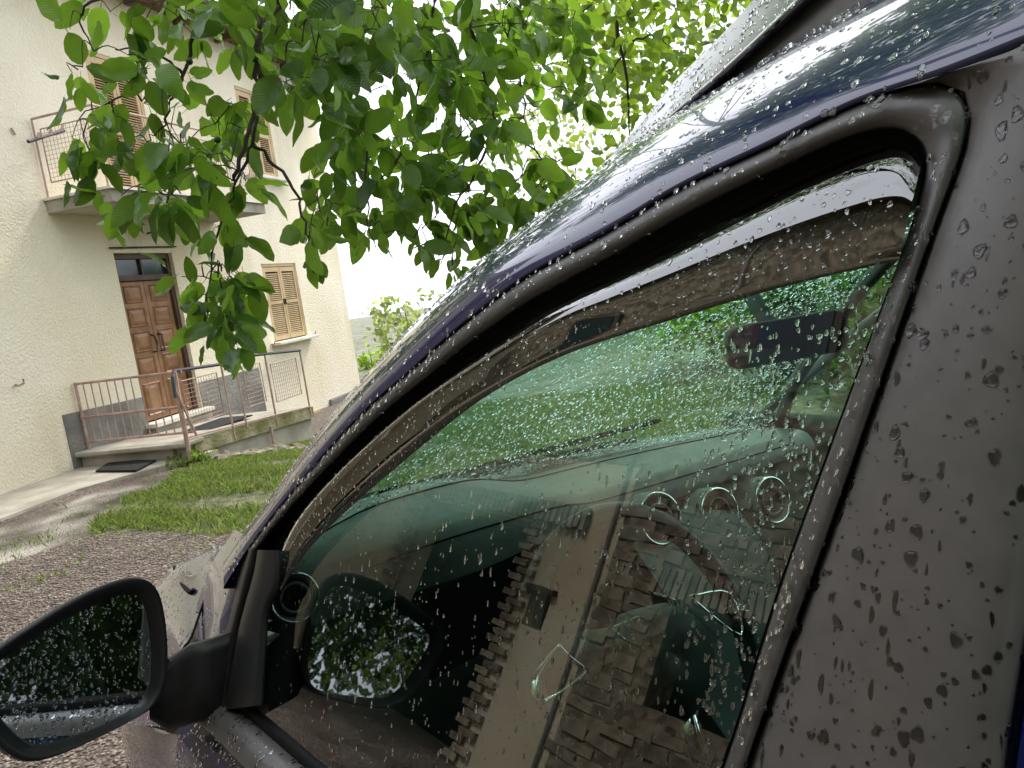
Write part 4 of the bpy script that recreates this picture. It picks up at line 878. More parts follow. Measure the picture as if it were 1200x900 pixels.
# black rubber between body and door frame; its colour doubles as groove shadow
v, f = loft([lay(mixp(b0, b0, 0), .012), [gp(p[0]+5, p[1]+7, .016) for p in b0]]); mesh('seam_shadow_rubber', v, f, M['rubber'], BODY, True)
v, f = loft([[gp(p[0]-7, p[1]-7, .022) for p in s0], [gp(p[0]+1, p[1]+1, .020) for p in s0], [gp(p[0]+9, p[1]+7, .022) for p in s0]]); mesh('seam_backing', v, f, M['rubber'], FRM, True)

# wind deflector: smoked strip standing proud of the glass
dT = smooth_pts([s[2] for s in ST[:16]]); dC = smooth_pts([s[3] for s in ST[:16]]); dL = smooth_pts([s[4] for s in ST[:16]])
def prof(t, off0, off1, bul): return off0+(off1-off0)*math.sin(t*math.pi/2)-bul*math.sin(t*math.pi)
rows = []
for t in np.linspace(0, 1, 9):
    l = mixp(dT, dC, t); rows.append(lay(l, (lambda u, t=t: .004-(.006+.006*ss(u, .3, .8))*(1-(1-t)**9)-.0012*t)))
rows.append(lay(mixp(dC, dL, .5), lambda u: -.0033-.006*ss(u, .3, .8))); rows.append(lay(dL, lambda u: -.0032-.006*ss(u, .3, .8))); rows.append(lay(shift(dL, (.6, 1.2)), lambda u: -.0005-.006*ss(u, .3, .8)))
v, f = loft(rows); DEF = mesh('wind_deflector', v, f, M['smoke'], CAR, True)
rowsD = rows
# side window pane
pane = [tuple(p[:2]) for p in g_] 
pv = [gp(*p, .012) for p in pane]
cut = [q for q in pv]
bz = 1.045
yb = [.13, .99]
pane3 = [pv[0]+V(0, .02, 0)]+pv+[V(glx(bz)+.01, .16, bz), V(glx(bz)+.01, .93, bz), V(glx(1.12)+.01, .93, 1.12)]
def onpane(p): n_ = GN; k = (np.dot(CP+GN*(GD+.012)-p, n_)); return p+n_*k
pane3 = [onpane(p) for p in pane3]
PZ = (CP+GN*GD)[2]
def bow_(p): p = np.array(p, float).copy(); p[0] += -.06*(p[2]-PZ)**2; return p      # side glass is barrel shaped
me_o = mesh('side_window', pane3, [list(range(len(pane3)))], M['glass'], CAR)
bm = bmesh.new(); bm.from_mesh(me_o.data)
off_ = Vector((-1.05, -.2, 0))
for z_ in np.linspace(1.05, 1.55, 26):
    bmesh.ops.bisect_plane(bm, geom=bm.verts[:]+bm.edges[:]+bm.faces[:], plane_co=(0, 0, z_), plane_no=(0, 0, 1))
for v_ in bm.verts: v_.co.x += -.06*(v_.co.z-PZ)**2
bmesh.ops.triangulate(bm, faces=bm.faces[:]); bm.to_mesh(me_o.data); bm.free()
me_o.data.polygons.foreach_set('use_smooth', [True]*len(me_o.data.polygons))
# B pillar cover
bpl = [s[0] for s in ST[12:]]; bpl_s = smooth_pts(bpl, 4, 6)
right = [(1205, 52), (1275, 26), (1290, 150), (1270, 330), (1240, 520), (1208, 720), (1183, 900), (1170, 1010)]
cv = [gp(p[0]+(2.5 if i > 6 else 0), p[1]-(2 if i < 6 else 0), -.004) for i, p in enumerate(bpl_s)]
n_b = len(cv); rt = catmull([(1112, 88, 0), (1160, 68, 0), (1205, 52, 0), (1275, 26, 0), (1292, 150, 0), (1272, 330, 0), (1240, 520, 0), (1205, 745, 0), (1183, 880, 0), (1170, 1000, 0), (*down_to((1183, 880), (1170, 1000)), 0)], 5)
ctr = smooth_pts([(1112, 88), (1150, 75), (1200, 110), (1210, 240), (1190, 400), (1140, 600), (1060, 800), (1010, 990)], 6)
def resample(l, n):
    l = np.array(l); d = np.r_[0, np.cumsum(np.linalg.norm(np.diff(l, axis=0), axis=1))]; t = np.linspace(0, d[-1], n); return [np.array([np.interp(x_, d, l[:, k]) for k in range(3)]) for x_ in t]
seam_l = [q for q in bpl_s if q[0] > 1093 or q[1] > 94]
NB = 40; L1 = resample(seam_l, NB); L2 = resample(rt, NB)
rows = []
for t, o_ in ((0, .014), (.012, -.001), (.03, -.005), (.2, -.008), (.4, -.011), (.6, -.012), (.8, -.011), (.965, -.007), (.985, -.002), (1, .014)):
    rows.append([gp(p[0]+(q[0]-p[0])*t, p[1]+(q[1]-p[1])*t, o_) for p, q in zip([V(a[0]+3*(1 if i > 4 else .3), a[1], 0) for i, a in enumerate(L1)], L2)])
v, f = loft(rows); BPC = mesh('pillar_cover', v, f, M['satin'], CAR, True)
rowsP = rows
# rear door frame behind the pillar cover
R2 = [V(p[0]+8, p[1], 0) for p in L2]; R3 = [V(p[0]+75, p[1]-6, 0) for p in L2]; R4 = [V(p[0]+110, p[1], 0) for p in L2]
v, f = loft([[gp(p[0], p[1], .016) for p in L2], [gp(p[0], p[1], .016) for p in R2], [gp(p[0]+3, p[1], -.004) for p in R2], [gp(p[0], p[1], -.006) for p in R3], [gp(p[0], p[1], .01) for p in R4]])
mesh('rear_door_frame', v, f, M['paint'], CAR, True)

# sail panel below the pillar, with its raised edge
sp = catmull([(289, 644, 0), (282, 667, 0), (267, 729, 0), (258, 762, 0), (248, 810, 0), (244, 834, 0)], 3)
sr = catmull([(329, 645, 0), (328, 689, 0), (316, 715, 0), (313, 755, 0), (310, 800, 0), (309, 826, 0)], 3)
rows = [[gp(p[0], p[1], .02) for p in sp], [gp(p[0]+1, p[1], -.002) for p in sp]]
for t in (.12, .27, .30, .33, .5, .8, .96, 1):
    o_ = {.12: -.008, .27: -.009, .30: -.004, .33: -.012, .5: -.013, .8: -.012, .96: -.008, 1: .012}[t]
    rows.append([gp(p[0]+(q[0]-p[0])*t, p[1]+(q[1]-p[1])*t, o_) for p, q in zip(sp, sr)])
v, f = loft(rows); SAIL = mesh('sail_panel', v, f, M['satin2'], CAR, True)

# lower body: door shoulder, door skin, wing
def side_profile(y_):
    """(x,z) rows from the window line down, at station y"""
    k = ss(y_, 1.05, 2.1); taper = .10*k*k
    return k, taper
xb = glx(1.05)
YS = [-2.75, -2.6, -2.3, -1.8, -1.2, -.6, -.1, .3, .6, .85, .98]
belt = [(.004, 1.053), (-.006, 1.056), (-.017, 1.052), (-.024, 1.043), (-.027, 1.034)]
v, f = loft([[V(xb+a, y_, z_) for a, z_ in belt] for y_ in np.linspace(-.02, .955, 20)]); BELT = mesh('belt_moulding', v, f, M['satin'], CAR, True)
v, f = loft([[V(xb+.004, y_, 1.053), V(xb+.003, y_, 1.062), V(xb+.012, y_, 1.066), V(xb+.02, y_, 1.05)] for y_ in np.linspace(-.02, .945, 20)]); mesh('wiper_lip', v, f, M['rubber'], BELT, True)
dp = [(-.024, 1.034), (-.030, 1.022), (-.040, 1.012), (-.050, 1.004), (-.058, .992), (-.064, .97), (-.070, .93), (-.078, .86), (-.085, .78), (-.088, .68), (-.085, .55), (-.078, .42), (-.06, .30), (-.03, .24)]
def skin(name, ya, yb_, n_, m, parent, pr=dp, bend=None):
    rows = []
    for y_ in np.linspace(ya, yb_, n_):
        tp = .0 if bend is None else bend(y_)
        rows.append([V(xb+a+tp, y_, z_) for a, z_ in pr])
    v, f = loft(rows); return mesh(name, v, f, m, parent, True), rows
bend = lambda y_: .02*ss(y_, .6, 1.0)+.13*ss(y_, 1.0, 2.4)**1.5
DSK, rowsS = skin('door_skin', .055, 1.0, 24, M['paint'], CAR, bend=bend)
skin('rear_door_skin', -.95, .048, 14, M['paint'], CAR)
skin('rear_wing', -2.75, -.957, 14, M['paint'], CAR, bend=lambda y_: .12*ss(-y_, 1.6, 2.8)**2)
MB().tube([(xb-.082, .10, .86), (xb-.118, .13, .865), (xb-.118, .27, .865), (xb-.082, .30, .86)], .012, 8).build('door_handle', M['paint'], DSK, True)
# front wing and bonnet: rows run from the sill up over the shoulder to the centre line
rows = []; ys = np.linspace(1.006, 2.45, 26)
for y_ in ys:
    b_ = bend(y_); dz = -.16*ss(y_, 1.15, 2.5)-.12*ss(y_, 2.0, 2.5)-.10*ss(y_, 1.02, 1.25)
    rows.append([V(xb+.02+b_*1.0, y_, .30), V(xb-.045+b_, y_, .42), V(xb-.055+b_, y_, .68+dz*.3), V(xb-.048+b_, y_, .86+dz*.6), V(xb-.03+b_, y_, .95+dz*.8), V(xb+.0+b_, y_, 1.005+dz), V(xb+.04+b_*.9, y_, 1.04+dz), V(xb+.10+b_*.8, y_, 1.062+dz*1.0)])
v, f = loft(rows); WING = mesh('front_wing', v, f, M['paint'], CAR, True); rowsW = rows
rows = []
for y_ in np.linspace(1.16, 2.45, 24):
    b_ = bend(y_); dz = -.085-.16*ss(y_, 1.15, 2.5)-.12*ss(y_, 2.0, 2.5); x0 = xb+.106+b_*.8; r_ = []
    for u in np.linspace(0, 1, 12):
        x_ = x0+(2*CXc-2*x0)*u; hump = math.sin(u*math.pi)**.7*.035+.022*math.exp(-((u-.06)/.03)**2)
        yy = y_+ (0.12*(1-(2*u-1)**2))*(1-ss(y_, 1.16, 1.6)) if y_ < 1.6 else y_
        r_.append(V(x_, yy, 1.064+dz+hump-.002-.055*ss(y_, 1.16, 1.35)-.01))
    rows.append(r_)
v, f = loft(rows); BON = mesh('bonnet', v, f, M['paint'], CAR, True); rowsH = rows
# cowl corner, pillar foot
PF = [((244, 834), (199, 852)), ((250, 790), (215, 760)), ((267, 729), (227, 749)), ((282, 667), (253, 671)), ((289, 644), (272, 640)), ((292, 638), (285, 622))]
fa = catmull([(*p[0], 0) for p in PF], 4); fb = catmull([(p[1][0]-9, p[1][1]-2, 0) for p in PF], 4)
rows = []
for t in (0, .1, .3, .5, .7, .9, 1):
    rows.append([gp(p[0]+(q[0]-p[0])*t, p[1]+(q[1]-p[1])*t, .004+.03*t*t) for p, q in zip(fa, fb)])
v, f = loft(rows); mesh('pillar_foot', v, f, M['paint'], CAR, True); rowsF = rows
# wing corner beside the windscreen: sloping plate seen between mirror and pillar
yv = V(0, 1, 0)
cw = [[on(*q, V(0, y_, 0), yv) for q, y_ in zip(rw, ys_)] for rw, ys_ in (
      (((199, 852), (212, 770), (226, 745), (240, 705), (254, 668), (270, 642), (286, 622)), (1.03, 1.06, 1.08, 1.10, 1.12, 1.15, 1.19)),
      (((160, 850), (190, 770), (205, 725), (222, 690), (238, 664), (254, 648), (268, 634)), (1.20, 1.22, 1.23, 1.24, 1.25, 1.26, 1.28)),
      (((130, 850), (160, 770), (180, 722), (196, 690), (210, 668), (226, 654), (250, 641)), (1.42, 1.42, 1.42, 1.41, 1.40, 1.38, 1.36)),
      (((105, 850), (130, 780), (150, 735), (168, 702), (188, 680), (205, 662), (228, 651)), (1.72, 1.68, 1.64, 1.60, 1.56, 1.52, 1.46)))]
cw = [catmull(r_, 4) for r_ in cw]; cwT = list(map(list, zip(*cw))); cwT = [catmull(r_, 4) for r_ in cwT]
v, f = loft(cwT); mesh('wing_top', v, f, M['paint'], CAR, True); rowsC = cwT
WN = MB().tube(catmull([p+V(-.002, -.004, .001) for p in [cw[0][0]*.0+on(205, 664, V(0, 1.50, 0), yv), on(211, 679, V(0, 1.38, 0), yv), on(222, 693, V(0, 1.225, 0), yv), on(228, 690, V(0, 1.205, 0), yv)]], 4), .0035, 6).build('bonnet_seam', M['rubber'], CAR, True)
MB().tube(catmull([p+V(-.003, -.003, 0) for p in [on(199, 856, V(0, 1.03, 0), yv), on(212, 770, V(0, 1.055, 0), yv), on(226, 745, V(0, 1.072, 0), yv), on(240, 705, V(0, 1.092, 0), yv), on(253, 671, V(0, 1.112, 0), yv)]], 4), .0018, 6).build('panel_gap', M['rubber'], CAR, True)

# roof, passenger side, rear: closes the cabin
TT = [p for p in rowsB[-1] if p[1] < .62]; TT = TT
edge = sorted([tuple(p) for p in TT], key=lambda p: p[1]); ye = [p[1] for p in edge]; xe = [p[0] for p in edge]; ze = [p[2] for p in edge]
rows = []
for y_ in np.r_[np.linspace(-2.5, ye[0], 8), np.linspace(ye[0]+.02, .6, 12)]:
    x0 = np.interp(y_, ye, xe); z0 = np.interp(y_, ye, ze)
    if y_ < ye[0]: x0 = xe[0]; z0 = ze[0]-.05*((ye[0]-y_)/2.5)**2
    rows.append([V(x0+(2*CXc-2*x0)*u, y_, z0+.03*math.sin(u*math.pi)) for u in np.linspace(0, 1, 9)])
v, f = loft(rows); ROOF = mesh('roof', v, f, M['paint'], CAR, True)
v2 = [p-V(0, 0, .035) for p in v]; mesh('roof_lining', v2, f, M['liner'], ROOF, True)
# passenger side shell with its window
def pside(z_, off=0): return 2*CXc-glx(z_)-off
wl = [(1.16, 1.03), (.86, 1.25), (.56, 1.45), (.3, 1.52), (-.1, 1.54), (-.1, 1.05)]
PW = mesh('passenger_window', [V(pside(z_), y_, z_) for y_, z_ in wl], [list(range(6))], M['wglass'], CAR)
pw = MB()
for (ya, za), (yb_, zb_) in zip(wl[:4], wl[1:5]):
    pw.tube([V(pside(za)-.01, ya, za), V(pside(zb_)-.01, yb_, zb_)], .013, 8)
pw.tube([V(pside(1.54), -.12, 1.54), V(pside(1.04), -.12, 1.04)], .03, 8)
pw.build('window_surround', M['trim'], PW, True)
v, f = loft([[V(pside(1.05)-.01, y_, 1.045), V(pside(1.05)-.06, y_, 1.02), V(pside(1.05)-.05, y_, .85), V(pside(1.05)-.09, y_, .75), V(pside(1.05)-.02, y_, .3)] for y_ in np.linspace(-2.2, 1.25, 8)]); mesh('passenger_door_trim', v, f, M['dashdark'], CAR, True)
rows = [[V(2*CXc-(xb+a), y_, z_) for a, z_ in dp] for y_ in np.linspace(-2.7, 1.1, 10)]; v, f = loft(rows); mesh('passenger_side_skin', v, f, M['paint'], CAR, True)
rows = [[V(2*CXc-p[0], p[1], p[2]) for p in r_] for r_ in rowsW]; v, f = loft(rows); mesh('front_wing', v, f, M['paint'], CAR, True)
MB().add([(xb-.02, -2.72, .3), (pside(1.05)+.02, -2.72, .3), (pside(1.05), -2.7, 1.05), (xb, -2.7, 1.05), (xe[0], -2.5, 1.60), (2*CXc-xe[0], -2.5, 1.60)], [(0, 1, 2, 3), (3, 2, 5, 4)]).build('tailgate', M['paint'], CAR)
MB().box((CXc, -.6, .30), (1.6, 4.2, .05)).build('floor_pan', M['dashdark'], CAR)
MB().add([(xb+.06, 1.17, .3), (pside(1.05)-.06, 1.17, .3), (pside(1.05)-.06, 1.17, .98), (xb+.06, 1.17, 1.02)], [(0, 1, 2, 3)]).build('bulkhead', M['dashdark'], CAR)
fb_ = rowsW[-1]; fbm = [V(2*CXc-p[0], p[1], p[2]) for p in fb_][::-1]; mesh('front_bumper', fb_+fbm, [list(range(len(fb_)*2))], M['paint'], CAR)
# rear side glass, back of the driver's side
rg = [(.075, 1.05), (.075, 1.50), (-.6, 1.53), (-1.4, 1.50), (-2.0, 1.42), (-2.3, 1.06)]
mesh('rear_side_window', [V(glx(z_)+.004, y_, z_) for y_, z_ in rg], [list(range(6))], mat('privacy_glass', (.01, .014, .013), .03, spec=.6), CAR)
v, f = loft([[V(glx(1.5)+.004, y_, 1.49), V(xe[0]-.02, y_, 1.58), V(xe[0]+.02, y_, 1.60)] for y_ in np.linspace(-2.5, .08, 6)]); mesh('roof_side', v, f, M['paint'], CAR, True)
v, f = loft([[V(xb+.01, y_, 1.052), V(xb-.01, y_, 1.056), V(xb-.027, y_, 1.034)] for y_ in np.linspace(-2.4, -.03, 6)]); mesh('belt_moulding', v, f, M['satin2'], CAR, True)
v, f = loft([[V(2*CXc-glx(1.53), y_, 1.53), V(2*CXc-xe[0]+.02, y_, 1.58), V(2*CXc-xe[0]-.02, y_, 1.61)] for y_ in np.linspace(-2.5, .5, 8)]); mesh('roof_side', v, f, M['paint'], CAR, True)
mesh('rear_passenger_window', [V(pside(1.04), -.16, 1.04), V(pside(1.54), -.16, 1.54), V(pside(1.5), -2.3, 1.5), V(pside(1.04), -2.4, 1.04)], [(0, 1, 2, 3)], M['pane_dark'], CAR)
# wheels
for wx, wy in ((xb+.15, 1.75), (pside(1.05)-.15, 1.75), (xb+.07, -1.75), (pside(1.05)-.07, -1.75)):
    sgn = -1 if wx < CXc else 1; a = MB(); rws = []
    for k in range(28):
        th_ = 2*math.pi*k/28; rws.append([V(wx+(-.10+dx)*1, wy+r_*math.cos(th_), .31+r_*math.sin(th_)) for dx, r_ in ((0, .2), (-.005, .27), (.02, .31), (.18, .31), (.205, .27), (.20, .2))])
    rws.append(rws[0]); v, f = loft(rws); TY = mesh('wheel', v, f, M['tyre'], CAR, True)
    b = MB(); face = wx+sgn*.07
    for k in range(5):
        th_ = 2*math.pi*k/5; b.box((face, wy+.10*math.cos(th_), .31+.10*math.sin(th_)), (.02, .19, .05), (V(1, 0, 0), V(0, math.cos(th_), math.sin(th_)), V(0, -math.sin(th_), math.cos(th_))))
    b.tube([(face+.01, wy+.2*math.cos(2*math.pi*k/24), .31+.2*math.sin(2*math.pi*k/24)) for k in range(25)], .014, 6, False); b.build('wheel_rim', M['alloy'], TY)
# roof rail
rl_o = smooth_pts([(700, 199), (717, 181), (761, 134), (783, 102), (806, 80), (845, 42), (883, 0), (960, -90), (1060, -220)]); rl_i = smooth_pts([(712, 200), (738, 183), (783, 143), (808, 124), (837, 101), (892, 50), (946, 0), (1060, -105), (1190, -230)])
rows = []
for t in np.linspace(0, 1, 9):
    l = mixp(rl_o, rl_i, t)
    rows.append([gp(p[0], p[1], .175+.05*(abs(1-t)**1.6)+(.012 if t > .93 else 0)) for p in l])
rows.append([gp(p[0]+2, p[1]+3, .20) for p in rl_i]); 
v, f = loft(rows); RAIL = mesh('roof_rail', v, f, M['silver'], CAR, True); rowsR = rows
ra = smooth_pts([(738, 184), (783, 144), (808, 125), (837, 102), (892, 51), (946, 1), (1060, -104), (1190, -229)]); rb_ = smooth_pts([(745, 190), (795, 160), (830, 135), (870, 115), (930, 75), (1010, 20), (1130, -60), (1260, -160)])
v, f = loft([[gp(p[0], p[1], .20) for p in ra], [gp(p[0], p[1], .17) for p in rb_]]); mesh('roof_ditch', v, f, M['satin'], CAR, True)

# windscreen
LE = [p for p in rowsB[14] if .47 < p[1] < 1.19]; LE.sort(key=lambda p: -p[1]); LE = resample(LE, 40)
def wsc(u, t):
    k = min(max(t, 0), 1)*39; i = min(int(k), 38); e = LE[i]*(1-(k-i))+LE[i+1]*(k-i)
    if t < 0: e = LE[0]+(LE[0]-LE[3])*(-t*13)
    a = e+V(.035, -.01, -.03); x1 = 2*CXc-a[0]; bow = 1-(2*u-1)**2
    return V(a[0]+(x1-a[0])*u, a[1]+.13*bow, a[2]-.12*u*(1-t)+.02*bow*t)
us = np.linspace(0, 1, 17); ts = np.linspace(0, 1, 11)
rowsG = [[wsc(u, t) for u in us] for t in ts]; v, f = loft(rowsG); WS = mesh('windscreen', v, f, M['wglass'], CAR, True)
MB().tube([wsc(u, 0)+V(0, -.01, -.004) for u in us], .012, 8).build('windscreen_seal', M['rubber'], WS, True)
MB().tube([wsc(u, 1)+V(0, -.02, -.01) for u in us], .03, 8).build('header_rail', M['liner'], WS, True)
MB().tube([wsc(0, t)+V(-.005, 0, -.02) for t in ts], .018, 8).build('pillar_trim', M['trim'], CAR, True)
MB().tube([wsc(1, t)+V(.025, .0, 0) for t in ts], .016, 8).build('pillar_trim', M['trim'], CAR, True)
# cowl and wiper outside at the foot of the glass
v, f = loft([[wsc(u, 0)+V(0, .005, .0) for u in us], [wsc(u, 0)+V(0, .09, -.02) for u in us], [wsc(u, 0)+V(0, .2, -.05) for u in us]]); mesh('cowl', v, f, M['satin2'], CAR, True)
WIP = MB().tube([wsc(u, .015)+V(0, .03, .02) for u in np.linspace(.15, .72, 9)], [.007]*9, 6).build('wiper', M['rubber'], CAR, True)
MB().tube([wsc(.78, -.05)+V(0, .05, 0), wsc(.45, .01)+V(0, .04, .03)], .008, 6).build('wiper_arm', M['rubber'], WIP, True)
# inner A pillar trim seen through the glass as a dull strip
ia = smooth_pts([(338, 690), (360, 660), (420, 590), (470, 545), (560, 475), (700, 405)]); ib = smooth_pts([(352, 694), (382, 664), (446, 592), (492, 548), (580, 480), (705, 410)])
# dashboard
DX0, DX1 = .385, 1.70
dpf = [(1.24, 1.085, 0), (1.10, 1.10, 0), (.99, 1.105, 0), (.945, 1.095, 0), (.93, 1.06, 0), (.945, 1.0, 0), (.93, .93, 0), (.90, .80, 0), (.95, .60, 0), (1.1, .45, 0)]
rows = []
for u in np.linspace(0, 1, 34):
    x_ = DX0+(DX1-DX0)*u; tilt = .07-.115*u; hood = math.exp(-((x_-.68)/.20)**4); bow = 1-(2*u-1)**2
    r_ = []
    for k, (y_, z_, _) in enumerate(dpf):
        yy = y_+(.10*bow if k < 2 else 0)-(.07*hood if 1 < k < 6 else 0); zz = z_+(tilt-.02 if k < 5 else tilt*.5)+(.035*hood if 1 <= k < 5 else 0)
        r_.append(V(x_, yy, zz))
    rows.append(catmull(r_, 3))
v, f = loft([r_[:14] for r_ in rows]); DASH = mesh('dashboard', v, f, M['dash'], CAR, True)
v, f = loft([r_[13:] for r_ in rows]); mesh('dash_panel', v, f, M['dashdark'], DASH, True)
for j_, nm_ in ((4, 'dash_seam'), (10, 'dash_seam')):
    MB().tube([rows[i_][j_]+V(0, -.001, .001) for i_ in range(2, 32)], .0014, 5).build(nm_, M['void'], DASH)
MB().tube([V(x_, 1.19, 1.165-.06*(x_-.5)) for x_ in np.linspace(.55, 1.45, 12)], .006, 6).build('demister_slot', M['void'], DASH)
# instrument recess, centre console, vents
MB().add([(.50, .855, .98), (.88, .855, .98), (.86, .85, 1.10), (.52, .85, 1.10)], [(0, 1, 2, 3)]).build('instrument_panel', M['void'], DASH)
v, f = loft([[V(x_, .90, 1.02), V(x_, .82, .92), V(x_, .78, .75), V(x_, .6, .55), V(x_, .4, .52)] for x_ in (.97, 1.0, 1.12, 1.24, 1.27)]); mesh('centre_console', v, f, M['dashdark'], DASH, True)
def ring(c, ax_n, r_, rr_, m, name, parent, n=32):
    a = np.cross(ax_n, ZN); a /= np.linalg.norm(a); b = np.cross(a, ax_n)
    return MB().tube([V(*c)+r_*(math.cos(2*math.pi*k/n)*a+math.sin(2*math.pi*k/n)*b) for k in range(n+1)], rr_, 7, False).build(name, m, parent, True)
vn = V(-.15, -.95, .25); vn /= np.linalg.norm(vn)
for q, yy, rad in (((772, 608), .88, .046), ((842, 600), .88, .046), ((904, 586), .88, .048), ((345, 700), .92, .030)):
    c = on(*q, V(0, yy, 0), yv); hs = MB(); 
    a = np.cross(vn, ZN); a /= np.linalg.norm(a); b = np.cross(a, vn)
    rws = [[c+vn*o_+r_*(math.cos(2*math.pi*k/32)*a+math.sin(2*math.pi*k/32)*b) for k in range(33)] for o_, r_ in ((-.10, rad*1.12), (0.0, rad*1.08), (.006, rad), (0, rad*.86), (-.02, rad*.8), (-.022, .001))]
    v, f = loft(rws); VT = mesh('air_vent', v, f, M['trim'], DASH, True)
    ring(c+vn*.005, vn, rad*1.0, .0030 if rad > .04 else .0014, M['chrome'], 'vent_ring', VT); mesh('vent_shade_disc', [c+vn*.001+rad*.80*(math.cos(2*math.pi*k/20)*a+math.sin(2*math.pi*k/20)*b) for k in range(20)], [list(range(20))], M['void'], VT); ring(c+vn*.004, vn, rad*.60, .0018, M['trim'], 'vent_bezel', VT)  # black disc paints in the shade inside the vent
    for k in (-.5, 0, .5): MB().box(c-vn*.014+b*rad*k, (rad*1.3, .010, .002), (a, vn, b)).build('vent_slat', M['dashdark'], VT)
# steering wheel
SWC = on(762, 772, V(0, .62, 0), yv); wn = V(0, -math.cos(R(24)), math.sin(R(24))); wa = V(1, 0, 0); wb_ = np.cross(wa, wn); wb_ = wb_*(1 if wb_[2] > 0 else -1)
SW = MB().tube([SWC+.188*(math.cos(2*math.pi*k/56)*wa+math.sin(2*math.pi*k/56)*wb_) for k in range(57)], .0165, 10, False).build('steering_wheel', M['wheelrim'], CAR, True)
hub = catmull([SWC+p[0]*wa+p[1]*wb_+wn*.03 for p in ((-.06, .04), (0, .062), (.06, .04), (.068, -.02), (.03, -.07), (-.03, -.07), (-.068, -.02), (-.06, .04))], 4)
v, f = loft([[p-wn*.05 for p in hub], hub, [SWC+wn*.042+(p-SWC)*.7 for p in hub], [SWC+wn*.045+(p-SWC)*.01 for p in hub]]); HUB = mesh('airbag_cover', v, f, M['dashdark'], SW, True)
for sg in (-1, 1):
    b = MB(); b.add([SWC+wa*sg*.06+wb_*.035+wn*.02, SWC+wa*sg*.178+wb_*.03, SWC+wa*sg*.182-wb_*.02, SWC+wa*sg*.06-wb_*.03+wn*.02], [(0, 1, 2, 3)]); sp_ = b.build('spoke', M['dashdark'], SW)
    tri = [SWC+wa*sg*.085+wb_*.045+wn*.026, SWC+wa*sg*.165+wb_*.02+wn*.02, SWC+wa*sg*.15-wb_*.035+wn*.02, SWC+wa*sg*.085+wb_*.045+wn*.026]
    if sg > 0: MB().tube(catmull(tri, 4), .002, 6).build('chrome_trim', M['chrome'], sp_, True)
MB().tube([SWC-wb_*.06+wn*.02, SWC-wb_*.17], .014, 8).build('spoke', M['chrome'], SW, True)
MB().tube([SWC, SWC-wn*.28], [.045, .06], 10).build('steering_column', M['dashdark'], SW, True)
# chrome triangles as they show through the glass
for tri in ([(655, 756), (668, 770), (686, 786), (672, 800), (640, 822), (630, 820), (628, 795), (645, 768), (655, 756)],):
    c = catmull([on(*q, SWC+wn*.02, wn) for q in tri], 3); MB().tube(c, [.0018+.0045*max(0, math.sin(math.pi*(i/(len(c)-1)-.42)/.5)) if .42 < i/(len(c)-1) < .92 else .0018 for i in range(len(c))], 7).build('chrome_trim', M['chrome'], SW, True)
for tri in ([(766, 695), (790, 703), (802, 725), (806, 745), (844, 714), (806, 745), (803, 727), (780, 700)], [(717, 736), (750, 722), (757, 755), (747, 762), (735, 752), (717, 736)]):
    c = [on(*q, SWC+wn*.03, wn) for q in tri]; MB().tube(c, .0016, 6).build('chrome_line', M['chrome'], SW, True)
# interior mirror
rmn = V(-.45, -.88, -.1); rmn /= np.linalg.norm(rmn); rc = on(925, 398, V(0, .58, 0), yv)
ra_ = np.cross(rmn, ZN); ra_ /= np.linalg.norm(ra_); rb2 = np.cross(ra_, rmn); rb2 *= (1 if rb2[2] > 0 else -1)
def rrect(c, a, b, hw, hh, cr, n=5):
    o = []
    for sx_, sy_, t0 in ((1, 1, 0), (-1, 1, 90), (-1, -1, 180), (1, -1, 270)):
        for k in range(n):
            th_ = R(t0+90*k/(n-1)); o.append(c+a*(sx_*(hw-cr)+cr*math.cos(th_))+b*(sy_*(hh-cr)+cr*math.sin(th_)))
    return o
r0_ = rrect(rc, ra_, rb2, .098, .031, .02)
v, f = loft([[rc-rmn*.04+(p-rc)*.4 for p in r0_], [p-rmn*.03 for p in [rc+(p-rc)*.85 for p in r0_]], [p-rmn*.01 for p in r0_], r0_, [rc+(p-rc)*.95 for p in r0_]], True)
RM = mesh('interior_mirror', v, f, M['trim'], CAR, True)
mesh('mirror_glass', [rc+(p-rc)*.95-rmn*.001 for p in r0_], [list(range(len(r0_)))], M['mirror'], RM)
MB().tube([rc-rmn*.03, rc-rmn*.05+V(0, .03, .07)], .012, 8).build('mirror_stem', M['trim'], RM, True)
# seats
for sx_ in (.70, 1.40):
    ST_ = bevel(MB().box((sx_, .02, .58), (.50, .50, .16)).build('seat', M['seat'], CAR), .05, 3)
    bevel(MB().box((sx_, -.28, .90), (.48, .13, .62), (V(1, 0, 0), V(0, .97, .24), V(0, -.24, .97))).build('backrest', M['seat'], ST_), .05, 3)
    bevel(MB().box((sx_, -.39, 1.32), (.26, .10, .18), (V(1, 0, 0), V(0, .97, .24), V(0, -.24, .97))).build('headrest', M['seat'], ST_), .04, 3)

